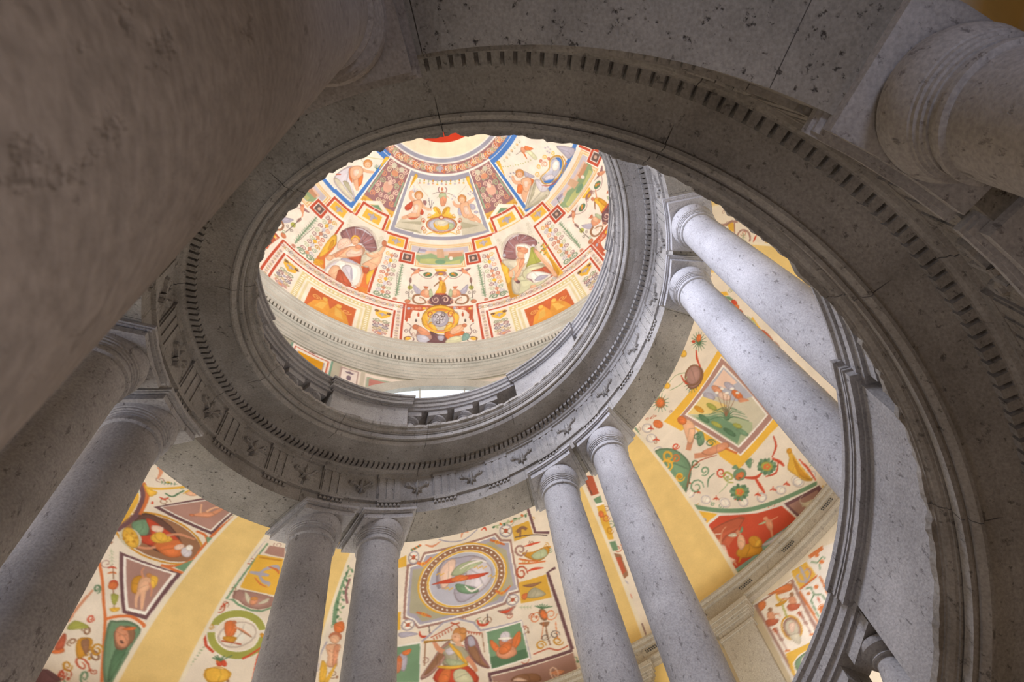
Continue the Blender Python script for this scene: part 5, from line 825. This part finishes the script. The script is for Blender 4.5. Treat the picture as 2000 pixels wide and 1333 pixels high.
# blocks: a third of a column bay each, with open joints
CORN = [(3.0, .0), (3.0, -.07), (3.032, -.072), (3.032, -.09), (3.045, -.094), (3.05, -.122), (3.078, -.148), (3.10, -.152), (3.10, -.172),
        (3.132, -.174), (3.132, -.192), (3.11, -.196), (3.11, -.29), (3.14, -.294), (3.14, -.274), (3.163, -.274), (3.166, -.316), (3.19, -.345), (3.205, -.363), (3.23, -.363), (3.232, -.345),
        (3.56, -.35), (3.56, -.36), (3.68, -.36), (3.68, -.462), (3.692, -.465), (3.70, -.475), (3.715, -.50), (3.745, -.512),
        (3.80, -.515), (3.80, .0)]
FRIE = [(3.745, -.515), (3.745, -.545), (3.785, -.555), (3.785, -1.165), (3.86, -1.165), (3.86, -.515)]
ARCH = [(3.74, -1.165), (3.74, -1.215), (3.785, -1.225), (3.785, -1.488), (4.45, -1.488), (4.45, -.35), (3.86, -.35), (3.86, -1.165)]
BL = FL * 2; g = .0012
cms = [sweep(CORN, g - BL / 2, BL / 2 - g, 46, jit=.016, seed=sd) for sd in (3, 8, 14)]
for c_ in cms: c_.materials.append(STONE)
fm = sweep(FRIE, g - BL / 2, BL / 2 - g, 12); fm.materials.append(STONE)
am = sweep(ARCH, g * .6 - BL / 2, BL / 2 - g * .6, 12); am.materials.append(STONE); am.materials.append(PITTED)
for f_ in am.polygons:
    if f_.normal.z < -.6 and f_.area > .02: f_.material_index = 1
k0 = math.floor((T_A - TC) / BL); k1 = math.ceil((T_B - TC) / BL)
for k in range(k0, k1 + 1):
    t = TC + k * BL
    if not (T_A <= t <= T_B): continue
    place(link('cornice_block', cms[k % 3], ent), t)
    place(link('frieze_block', fm, ent), t)
    place(link('architrave_block', am, ent), t)
CORE = [(3.04, -.03), (3.13, -.16), (3.14, -.27), (3.30, -.33), (3.72, -.40), (3.80, -.6), (3.80, -1.45), (4.43, -1.45), (4.43, -.03)]
cr = sweep(CORE, T_A - BL / 2 + .4, T_B - .25, 300); cr.materials.append(STONE)
co = link('core', cr, ent); co.location.z = Z0
# dentils
D = 2 * PI / 240
mb = MB().hbox(3.578, 3.69, -D * .33, D * .33, -.458, -.355); dm = mb.mesh('dentil', STONE)
mbs = MB()
for i in range(-140, 400):
    t = TC + (i + .5) * D - 60 * D
    if not (T_A < t < T_B - .02): continue
    if -1.95 < t < 5.15: place(link('dentil', dm, ent), t)
    else:
        c0, s0 = math.cos(t), math.sin(t)
        vs = [(x * c0 + y * s0, -x * s0 + y * c0, z + hb(t)) for x, y, z in mb.v]
        mbs.add(vs, mb.f)
ds = link('dentil_run', mbs.mesh('dentil_run', STONE), ent); ds['kind'] = 'stuff'
# triglyphs with guttae
def tri():
    m = MB(); W = .0545
    m.hbox(3.765, 3.80, -W, W, -1.165, -.545, 2)
    for c in (-.0365, 0, .0365):
        m.hbox(3.748, 3.77, c - .0125, c + .0125, -1.165, -.63, 1)
    m.hbox(3.742, 3.80, -W - .002, W + .002, -.63, -.545, 2)
    return m.mesh('triglyph', STONE)
def gut():
    m = MB(); W = .0545
    m.hbox(3.742, 3.79, -W, W, -1.245, -1.212, 2)
    for i in range(6):
        c = (i - 2.5) * .0185
        a0, a1 = .0030, .0066
        m.box([q(3.752, c - a1, -1.315), q(3.79, c - a1, -1.315), q(3.79, c + a1, -1.315), q(3.752, c + a1, -1.315),
               q(3.762, c - a0, -1.243), q(3.79, c - a0, -1.243), q(3.79, c + a0, -1.243), q(3.762, c + a0, -1.243)])
    return m.mesh('guttae', STONE)
tm, gm = tri(), gut()
def fleur():
    m = MB()
    def blob(pts, w, h, n=10):           # raised ribbon along pts (x along frieze, y up), width w, height h
        vs = []; fs = []
        for i, (x, y) in enumerate(pts):
            x0, y0 = pts[max(0, i - 1)]; x1, y1 = pts[min(len(pts) - 1, i + 1)]
            dx, dy = x1 - x0, y1 - y0; L = math.hypot(dx, dy) or 1; nx, ny = -dy / L, dx / L
            ww = w[i] if isinstance(w, (list, tuple)) else w
            for s_, hh in ((-1, 0), (-.55, h * .8), (0, h), (.55, h * .8), (1, 0)):
                vs.append(q(3.788 - hh, (x + nx * ww * s_) / 3.785, y + ny * ww * s_))
        k = 5
        for i in range(len(pts) - 1):
            for j in range(k - 1):
                a = i * k + j; fs.append((a, a + 1, a + k + 1, a + k))
        m.add(vs, fs, True)
    Y = -.88
    blob([(0, Y + .20), (0, Y + .13), (0, Y + .05), (0, Y - .03)], [.006, .04, .045, .02], .05)
    for s in (-1, 1):
        pts = []; 
        for i in range(13):
            u = i / 12; 
            if u < .5:
                v = u / .5; pts.append((s * (.02 + .13 * math.sin(v * PI / 2)), Y - .03 + .16 * v ** 1.1 + .01))
            else:
                v = (u - .5) / .5; a = PI * 1.35 * v
                pts.append((s * (.15 + .045 * math.sin(a) * 1.0 + .0), Y + .095 + .045 * math.cos(a)))
        blob(pts, [.018 + .014 * math.sin(PI * min(1, i / 12)) for i in range(13)], .055)
    blob([(-.07, Y - .045), (0, Y - .04), (.07, Y - .045)], [.02, .022, .02], .065)
    blob([(0, Y - .05), (0, Y - .10), (0, Y - .16)], [.022, .032, .004], .07)
    for s in (-1, 1):
        blob([(s * .02, Y - .06), (s * .05, Y - .085), (s * .085, Y - .095)], [.02, .024, .005], .055)
    me = m.mesh('fleur_de_lis', STONE); return me
flm = fleur()
k0 = math.ceil((T_A - TC) / FL)
for k in range(k0, 200):
    t = TC + k * FL
    if t > T_B - .25: break
    place(link('fleur_de_lis', flm, ent), t)
    tt = t + FL / 2
    place(link('triglyph', tm, ent), tt); place(link('guttae', gm, ent), tt)

# ---------------- columns ----------------
RC = 4.10; DCOL = FL / 2
def column_meshes():
    # abacus follows the ramp; shaft and rings are upright
    A = .108; top = -1.49
    a = MB()
    for (o, d0, d1) in ((.0, -1.665, -1.578), (-.012, -1.578, -1.562), (.03, -1.562, -1.54), (.055, -1.54, -1.49)):
        a.hbox(RC - .40 - o, RC + .40 + o, -A - o / RC, A + o / RC, d0, d1, 3)
    am_ = a.mesh('abacus', COLST)
    zt = -1.70
    ech = [(.30, -1.955), (.338, -1.95), (.338, -1.925), (.352, -1.92), (.352, -1.895), (.368, -1.89), (.368, -1.865), (.378, -1.86), (.392, -1.82), (.404, -1.77), (.406, -1.72), (.398, -1.665), (.38, -1.60)]
    em = lathe(ech, 56, (RC, 0)).mesh('echinus', COLST)
    neck = [(.325, -2.13), (.322, -2.06), (.318, -1.90)]
    sh = []
    zb = -8.05 + .42
    H = -2.07 - zb
    for i in range(25):
        u = i / 24; r = .375 - .057 * (max(0, (u - .3)) / .7) ** 1.35
        sh.append((r, zb + H * u))
    sh += [(.335, -2.065), (.348, -2.055), (.350, -2.035), (.348, -2.015), (.335, -2.005), (.326, -2.0), (.326, -1.95), (.322, -1.90)]
    sm = lathe(sh, 64, (RC, 0)).mesh('shaft', COLST)
    ba = [(.40, zb - .42), (.46, zb - .40), (.48, zb - .33), (.46, zb - .25), (.41, zb - .22), (.40, zb - .15), (.43, zb - .10), (.41, zb - .05), (.38, zb)]
    bm_ = lathe(ba, 48, (RC, 0)).mesh('base', COLST)
    return am_, em, sm, bm_
CMESH = column_meshes()
def column(t, label, group=None, mats=None, dR=0, dt=0):
    o = place(empty('column'), t + dt)
    o.location.z = hb(t)
    if dR: o.location.x = dR * math.cos(t); o.location.y = -dR * math.sin(t)
    tag(o, label, 'column', group)
    for n, me in zip(('abacus', 'capital_ring', 'shaft', 'base'), CMESH):
        c = link(n, me, o)
        if dR and n in ('abacus', 'capital_ring'): c.location.x = -dR * (.9 if n == 'abacus' else .5)
        if mats is not None:
            c.material_slots[0].link = 'OBJECT'; c.material_slots[0].material = mats
    return o
cols = [
 (-4, +1, 'stone column with large ringed capital filling the upper right corner', None),
 (-4, -1, 'stone column beyond the ringed capital at the right edge', None),
 (-3, -1, 'huge blurred stone column right beside the camera filling the upper left', NEARST),
 (-3, +1, 'stone column hidden close behind the huge blurred column', NEARST),
 (-2, -1, 'dark brown column directly below the huge blurred one, partly cut by it', None),
 (-2, +1, 'thick dark column at lower left, shaft crossing to the left edge', None),
 (-1, -1, 'left column of the dark pair standing at bottom centre', None),
 (-1, +1, 'right column of the dark pair standing at bottom centre', None),
 (0, -1, 'left column of the lilac-lit pair right of centre at the bottom', None),
 (0, +1, 'right column of the lilac-lit pair, beside the wide yellow band', None),
 (1, -1, 'lower of two slanting pale columns between centre and parapet pedestal', None),
 (1, +1, 'upper of two slanting pale columns, meeting the near cornice', None)]
for k, sgn, lab, mt in cols:
    column(TC + k * PI / 3 + sgn * DCOL, lab, 'paired columns of the spiral stair', mt, dR=.10 if (k, sgn) == (-3, -1) else 0, dt=-.07 if k == -4 else 0)

# ---------------- balustrade on the cornice ----------------
def ped_meshes(hw, H):
    die = MB().hbox(3.40, 4.75, -hw, hw, .0, H - .27, 8).mesh('die', COLST)
    cap = MB()
    for e, d0, d1 in ((.03, -.32, -.29), (.085, -.29, -.20), (.10, -.20, -.185), (.075, -.185, -.16), (.10, -.16, -.09), (.13, -.09, -.04), (.11, -.04, 0)):
        cap.hbox(3.40 - e, 4.75 + e, -hw - e / 3.6, hw + e / 3.6, H + d0, H + d1, 8)
    return die, cap.mesh('cap', COLST)
def rail_profile(H):
    return [(R, H + d - 1.78) for R, d in ((3.46, 1.44), (3.44, 1.44), (3.43, 1.50), (3.40, 1.51), (3.40, 1.60), (3.415, 1.605), (3.415, 1.625), (3.38, 1.64), (3.37, 1.70),
        (3.345, 1.72), (3.345, 1.76), (3.40, 1.78), (3.95, 1.78), (4.0, 1.72), (3.95, 1.60), (3.9, 1.44))]
PLIN = [(3.42, .0), (3.42, .16), (3.46, .20), (3.46, .26), (3.94, .26), (3.94, 0)]
BR = 3.68
BL_ = [(.13, .42), (.14, .46), (.19, .55), (.215, .68), (.20, .80), (.15, .95), (.115, 1.08), (.11, 1.13), (.13, 1.135), (.14, 1.15), (.13, 1.17), (.125, 1.19), (.15, 1.20), (.19, 1.235), (.20, 1.275), (.20, 1.30)]
def bal_meshes(H):
    k = (H - .48 - .42) / (1.30 - .42); f = lambda z: .42 + (z - .42) * k
    return (lathe([(r_, f(z)) for r_, z in BL_], 32, (BR, 0)).mesh('vase', COLST), MB().hbox(BR - .20, BR + .20, -.0555, .0555, H - .49, H - .33).mesh('top_block', COLST),
            MB().hbox(BR - .19, BR + .19, -.053, .053, .25, .43).mesh('plinth', COLST))
HLOW, HUP = 1.78, 1.46
BMESH = {HLOW: bal_meshes(HLOW), HUP: bal_meshes(HUP)}
def baluster(t, label, group, H):
    o = place(empty('baluster'), t); tag(o, label, 'baluster', group)
    for n_, me in zip(('vase', 'top_block', 'plinth'), BMESH[H]): link(n_, me, o)
PMESH = {HLOW: ped_meshes(.285, HLOW), HUP: ped_meshes(.228, HUP)}
def pedestal(t, H, label):
    o = place(empty('pedestal'), t); tag(o, label, 'pedestal', 'pedestals of the stair parapet')
    d, c = PMESH[H]; link('die', d, o); link('cap', c, o)
peds = [(-5, -1.825, .285, 'big lilac stone pedestal with dark moulded cap at the right edge of the well'),
        (-4, TC - 4 * PI / 3, .285, 'pedestal below the ringed capital, hidden by the near cornice'),
        (-3, TC - 3 * PI / 3, .285, 'pedestal in the near cornice ring above the camera'),
        (-2, TC - 2 * PI / 3 - .05, .228, 'pedestal behind the blurred column on the upper parapet'),
        (-1, 2.318, .228, 'pale pedestal at centre left under the bright arch, between balusters'),
        (0, 3.440, .228, 'long lilac pedestal right of the row of four balusters'),
        (1, 4.48, .228, 'pedestal hidden behind the corona at the right of the eye of the dome'),
        (2, 5.52, .228, 'pedestal at the top end of the spiral parapet')]
edges = []
for i, (k, t, hw, lab) in enumerate(peds): pedestal(t, HLOW if hw > .25 else HUP, lab); edges.append((t - hw, t + hw))
segs = [(-3.3, edges[0][0])] + [(edges[i][1], edges[i + 1][0]) for i in range(len(edges) - 1)] + [(edges[-1][1], T_B - .1)]
names = ['lower right edge', 'right of the near cornice', 'above the camera', 'left behind the blurred column', 'upper left of the eye', 'centre under the arch', 'right of the eye', 'behind the near cornice', 'top end']
for i, (a, b) in enumerate(segs):
    n = max(2, int((b - a) / .04)); c = (a + b) / 2; H = HLOW if c < .9 else HUP
    o = place(empty('balustrade_rail'), c)
    tag(o, 'moulded stone handrail and plinth of the parapet, ' + names[i], 'handrail', 'handrails of the stair parapet')
    rm = sweep(rail_profile(H), a - c, b - c, n); rm.materials.append(COLST); link('handrail', rm, o)
    pm = sweep(PLIN, a - c, b - c, n); pm.materials.append(COLST); link('plinth', pm, o)
    nb = max(1, round((b - a) / .152)); st = (b - a) / nb
    for j in range(nb):
        tj = a + (j + .5) * st
        if i == 5: tj = 2.58 + .152 * j
        if tj > b: break
        baluster(tj, 'vase-shaped stone baluster %s of the parapet %s' % (('first', 'second', 'third', 'fourth', 'fifth', 'sixth', 'seventh', 'eighth', 'ninth')[min(j, 8)], names[i]), 'balusters of the stair parapet', H)

# ---------------- painted vault over the flight, helical ----------------
VRi, VRo, VD, VH = 4.45, 9.6, -1.49, 2.4
def grid_mesh(name, P, C, mat):
    """P (n,m,3) points, C (n,m,3) linear colours"""
    n, m = P.shape[:2]; me = bpy.data.meshes.new(name)
    me.vertices.add(n * m); me.vertices.foreach_set('co', P.reshape(-1).astype(np.float32))
    i = np.arange(n - 1)[:, None] * m + np.arange(m - 1)[None]
    F = np.stack([i, i + 1, i + m + 1, i + m], -1).reshape(-1, 4).astype(np.int32)
    k = len(F); me.loops.add(k * 4); me.loops.foreach_set('vertex_index', F.reshape(-1))
    me.polygons.add(k); me.polygons.foreach_set('loop_start', np.arange(k, dtype=np.int32) * 4)
    me.polygons.foreach_set('loop_total', np.full(k, 4, np.int32))
    me.polygons.foreach_set('use_smooth', np.ones(k, bool))
    me.update(calc_edges=True)
    ca = me.color_attributes.new('paint', 'FLOAT_COLOR', 'POINT')
    a = np.ones((n * m, 4), np.float32); a[:, :3] = C.reshape(-1, 3); ca.data.foreach_set('color', a.reshape(-1))
    me.materials.append(mat)
    return me
def vault_strip(t0, t1, nt_, nw, lookup, w0=0, w1=1, name='painted_vault'):
    T = np.linspace(t0, t1, nt_)[:, None]; W = np.linspace(w0, w1, nw)[None]
    R = (VRi + VRo) / 2 - (VRo - VRi) / 2 * np.cos(PI * W) + 0 * T
    Z = Z0 + SL * T + VD + VH * np.sin(PI * W)
    P = np.stack([R * np.cos(T), -R * np.sin(T), Z], -1)
    return grid_mesh(name, P, lookup(T + 0 * W, W + 0 * T), FRESCO)
def vault_color(T, W):
    lo = 2.373; U = np.where((T >= VT0) & (T < VT1), T, np.mod(T - lo, PI / 3) + lo)
    return sample(VAULT, U, W)
vault = empty('ceiling'); vault['kind'] = 'structure'
for a, b, dn_, nm, w0, w1 in ((-3.4, 1.45, 160, 90, 0, 1), (1.45, 4.85, 300, 50, 0, .28), (1.45, 4.85, 1780, 400, .28, 1), (4.85, 6.2, 60, 60, 0, 1)):
    link('painted_vault', vault_strip(a, b, dn_, nm, vault_color, w0, w1), vault)

# ---------------- outer wall of the flight ----------------
WALL_T0, WALL_T1 = -3.6, 6.25
def wall_mesh(t0, t1, n, m, d0, d1, lookup):
    T = np.linspace(t0, t1, n)[:, None]; Dz = np.linspace(d0, d1, m)[None]
    P = np.stack([VRo * np.cos(T) + 0 * Dz, -VRo * np.sin(T) + 0 * Dz, Z0 + SL * T + Dz], -1)
    return grid_mesh('wall_outer', P, lookup(T + 0 * Dz, Dz + 0 * T), FRESCO)
def wall_color(T, Dz):
    C = np.broadcast_to(srgb((.90, .84, .72)), T.shape + (3,)).copy()
    for k in range(-6, 3):
        m = np.abs(T - (TC + k * PI / 3)) < .20
        C[m] = srgb((.93, .80, .50))
    if WC is not None:
        m = (T >= WC.u0) & (T < WC.u1) & (Dz > WC.v0)
        C[m] = sample(WC, T[m], Dz[m])
    return C
wall = empty('wall_outer'); wall['kind'] = 'structure'
link('flight_wall', wall_mesh(WALL_T0, 3.40, 200, 20, -8.6, -1.49, wall_color), wall)
link('flight_wall', wall_mesh(3.40, 4.40, 420, 900, -8.6, -1.49, wall_color), wall)
link('flight_wall', wall_mesh(4.40, WALL_T1, 60, 20, -8.6, -1.49, wall_color), wall)
WE = [(9.6, -1.45), (9.30, -1.45), (9.30, -1.50), (9.36, -1.53), (9.36, -1.60), (9.42, -1.62), (9.42, -1.86), (9.38, -1.88), (9.38, -1.92), (9.45, -1.94), (9.45, -2.02), (9.60, -2.02)]
wm = sweep(WE, WALL_T0, WALL_T1, 300); wm.materials.append(TAN)
we = link('trim_1', wm); we['kind'] = 'structure'; we.location.z = Z0
# small guttae on that band
gmm = MB()
for k in range(-30, 24):
    t = TC + (k + .5) * FL / 2
    for r_ in range(2):
        for i in range(7):
            c = t + (i - 3) * .0052 + (r_ * .0026)
            gmm.hbox(9.405, 9.43, c - .0014, c + .0014, -1.70 - r_ * .05, -1.675 - r_ * .05)
gv = [(x, y, z + Z0) for x, y, z in gmm.v]; gmm.v = gv
go = link('guttae', gmm.mesh('guttae', IRON), we); go['kind'] = 'stuff'; go.location.z = -Z0
# pilasters
pil = MB()
pil.hbox(9.38, 9.62, -.042, .042, -8.6, -2.45, 2)
for e, d0, d1 in ((.03, -2.52, -2.46), (.0, -2.46, -2.32), (.04, -2.32, -2.27), (.07, -2.27, -2.22), (.10, -2.22, -2.12), (.13, -2.12, -2.02)):
    pil.hbox(9.38 - e, 9.62, -.042 - e / 9.5, .042 + e / 9.5, d0, d1, 2)
pme = pil.mesh('pilaster', TAN)
plab = {(0, -1): 'tan pilaster behind the right lilac column, its capital half hidden', (0, 1): 'tan wall pilaster with moulded capital under the red lunette',
        (-1, -1): 'tan wall pilaster low behind the left dark column', (-1, 1): 'tan wall pilaster low behind the right dark column',
        (1, -1): 'tan wall pilaster hidden behind the lilac pedestal', (1, 1): 'tan wall pilaster farthest right beyond the lilac pedestal'}
for (k, s) in plab:
    o = place(link('pilaster', pme), TC + k * PI / 3 + s * DCOL)
    tag(o, plab[(k, s)], 'pilaster', 'wall pilasters of the stair')

# ---------------- drum and dome ----------------
RG, ZG, HG = 9.96, 27.37, 7.0
DR = 10.25
drum = empty('wall_drum'); drum['kind'] = 'structure'
arches = [2.90 + k * PI / 3 for k in range(6)]
AR, AZ = 3.6, 20.42            # arch radius and springing height
def drum_mesh():
    n, m = 1440, 120
    T = np.linspace(0, 2 * PI, n + 1)[:, None]; Z = np.linspace(17.5, 24.95, m)[None]
    P = np.stack([DR * np.cos(T) + 0 * Z, -DR * np.sin(T) + 0 * Z, Z + 0 * T], -1)
    C = drum_color(T + 0 * Z, Z + 0 * T)
    me = grid_mesh('drum_wall', P, C, FRESCO)
    return me
def drum_cut(me):
    import bmesh
    bm = bmesh.new(); bm.from_mesh(me); dele = []
    for f in bm.faces:
        c = f.calc_center_median(); t = -math.atan2(c.y, c.x)
        for a in arches:
            dt = (t - a + PI) % (2 * PI) - PI
            x = dt * DR; z = c.z - AZ
            if abs(x) < AR and (z < 0 or x * x + z * z < AR * AR) and c.z > 18.5: dele.append(f); break
    bmesh.ops.delete(bm, geom=dele, context='FACES'); bm.to_mesh(me); bm.free()
    return me
link('drum_wall', drum_cut(drum_mesh()), drum)
# archivolts and windows
for i, a in enumerate(arches):
    m = MB(); n = 40
    prof = [(AR - .06, 10.14), (AR - .06, 10.34), (AR + .5, 10.34), (AR + .5, 10.16), (AR + .45, 10.14)]
    vs = []; fs = []; k = len(prof)
    for j in range(n + 1):
        th = PI * j / n
        for r_, R in prof:
            x = r_ * math.cos(th); z = AZ + r_ * math.sin(th); tt = a + x / DR
            vs.append((R * math.cos(tt), -R * math.sin(tt), z))
    for j in range(n):
        for l in range(k):
            p = j * k + l; r_ = j * k + (l + 1) % k; fs.append((p, r_, r_ + k, p + k))
    m.add(vs, fs); o = link('archivolt', m.mesh('archivolt', PALE), drum)
    # jambs
    j_ = MB()
    for s in (-1, 1):
        x0, x1 = s * (AR - .06) / DR, s * (AR + .5) / DR
        P = []
        for z in (18.5, AZ):
            for R, x in ((10.14, x0), (10.34, x0), (10.34, x1), (10.14, x1)):
                P.append((R * math.cos(a + x), -R * math.sin(a + x), z))
        j_.box(P)
    link('jamb', j_.mesh('jamb', PALE), drum)
    wn = empty('window_%d' % (i + 1)); wn['kind'] = 'structure'
    f = MB()
    def bar(x0, z0, x1, z1, w_):
        dx, dz = x1 - x0, z1 - z0; L = math.hypot(dx, dz); nx, nz = -dz / L * w_, dx / L * w_
        P = []
        for R in (10.27, 10.32):
            for sx, sz in ((x0 + nx, z0 + nz), (x1 + nx, z1 + nz), (x1 - nx, z1 - nz), (x0 - nx, z0 - nz)):
                P.append((R * math.cos(a + sx / DR), -R * math.sin(a + sx / DR), sz))
        f.box(P)
    zt = AZ + AR * .985
    bar(-.9, 18.5, -.9, AZ + math.sqrt(AR ** 2 - .81) * .99, .02)
    bar(.9, 18.5, .9, AZ + math.sqrt(AR ** 2 - .81) * .99, .02)
    bar(-AR, AZ - 1.0, AR, AZ - 1.0, .03)
    link('glazing_bar', f.mesh('glazing_bar', PALE), wn)
# drum cornice (dentils are counted out below)
def ring(profile, n, mat, name):
    m = MB(); vs = []; fs = []; k = len(profile)
    for i in range(n):
        t = 2 * PI * i / n
        for R, z in profile: vs.append((R * math.cos(t), -R * math.sin(t), z))
    for i in range(n):
        for l in range(k):
            p = i * k + l; r_ = i * k + (l + 1) % k; o_ = ((i + 1) % n) * k
            fs.append((p, r_, o_ + (l + 1) % k, o_ + l))
    m.add(vs, fs, False); me = m.mesh(name, mat)
    import bmesh
    bm = bmesh.new(); bm.from_mesh(me); bmesh.ops.recalc_face_normals(bm, faces=bm.faces); bm.to_mesh(me); bm.free()
    return me
DC = [(9.90, 27.34), (9.90, 27.15), (9.93, 27.12), (9.93, 26.95), (9.96, 26.90), (9.99, 26.72), (10.02, 26.70), (10.02, 26.62), (9.98, 26.60), (9.98, 26.28), (10.03, 26.24),
      (10.03, 26.05), (10.115, 26.03), (10.115, 25.66), (10.0, 25.64), (10.0, 25.58), (10.04, 25.56), (10.08, 25.56), (10.12, 25.42), (10.16, 25.40), (10.16, 25.10), (10.10, 25.08), (10.10, 24.98),
      (10.14, 24.94), (10.14, 24.80), (10.17, 24.78), (10.17, 24.60), (10.20, 24.58), (10.20, 24.46), (10.6, 24.46), (10.6, 27.4), (9.98, 27.4)]
dc = empty('drum_cornice'); tag(dc, 'pale circular stone cornice with small dentils under the painted dome', 'cornice')
link('moulding', ring(DC, 360, PALE, 'moulding'), dc)
ND = 380; Dn = 2 * PI / ND
dd = MB().box([(R * math.cos(a_), -R * math.sin(a_), z_) for z_ in (25.66, 26.02) for R, a_ in ((9.975, -Dn * .31), (10.12, -Dn * .31), (10.12, Dn * .31), (9.975, Dn * .31))])
ddm = dd.mesh('dentil', PALE); rest = MB()
for i in range(ND):
    t = i * Dn
    if 1.2 < t < 4.6:
        o = link('dentil', ddm, dc); o.rotation_euler = (0, 0, -t)
    else: rest.add([(x * math.cos(t) + y * math.sin(t), -x * math.sin(t) + y * math.cos(t), z) for x, y, z in dd.v], dd.f)
o = link('dentil_run', rest.mesh('dentil_run', PALE), dc); o['kind'] = 'stuff'
# dome
def dome_mesh(t0, t1, n, m):
    T = np.linspace(t0, t1, n)[:, None]; A = np.linspace(-.0, PI / 2 - .02, m)[None]
    P = np.stack([RG * np.cos(A) * np.cos(T), -RG * np.cos(A) * np.sin(T), ZG + HG * np.sin(A) + 0 * T], -1)
    return grid_mesh('painted_dome', P, dome_color(T + 0 * A, A + 0 * T), FRESCO)
dome = empty('ceiling_dome'); dome['kind'] = 'structure'
link('painted_dome', dome_mesh(1.5, 4.5, 1000, 440), dome)
link('painted_dome', dome_mesh(4.5, 1.5 + 2 * PI, 260, 160), dome)
# closed lower shell and upper ledge so that light only comes where the building has it
lm = MB(); n = 96
def cyl_shell(R, z0, z1, mat, name, parent=None):
    m = MB(); vs = []
    for z in (z0, z1):
        for i in range(n): vs.append((R * math.cos(2 * PI * i / n), -R * math.sin(2 * PI * i / n), z))
    m.add(vs, [(i, (i + 1) % n, n + (i + 1) % n, n + i) for i in range(n)], True)
    o = link(name, m.mesh(name, mat), parent); o['kind'] = 'structure'; return o
cyl_shell(9.72, -9.0, 20.0, PLASTER, 'wall_shell')
fl = MB(); fl.add([(9.72 * math.cos(2 * PI * i / n), 9.72 * math.sin(2 * PI * i / n), -6.6) for i in range(n)], [tuple(range(n))])
o = link('floor', fl.mesh('floor', STONE)); o['kind'] = 'structure'
lg = MB(); vs = [(R * math.cos(2 * PI * i / n), -R * math.sin(2 * PI * i / n), 18.2) for R in (9.7, 10.9) for i in range(n)]
lg.add(vs, [(i, (i + 1) % n, n + (i + 1) % n, n + i) for i in range(n)])
o = link('trim_2', lg.mesh('ledge', PALE)); o['kind'] = 'structure'

# ---------------- to metres ----------------
done = set()
for o in list(SC.objects):
    if o.type == 'MESH' and o.data.name not in done:
        done.add(o.data.name)
        o.data.transform(Matrix.Scale(S, 4))
    if o.type in ('MESH', 'EMPTY'): o.location = o.location * S
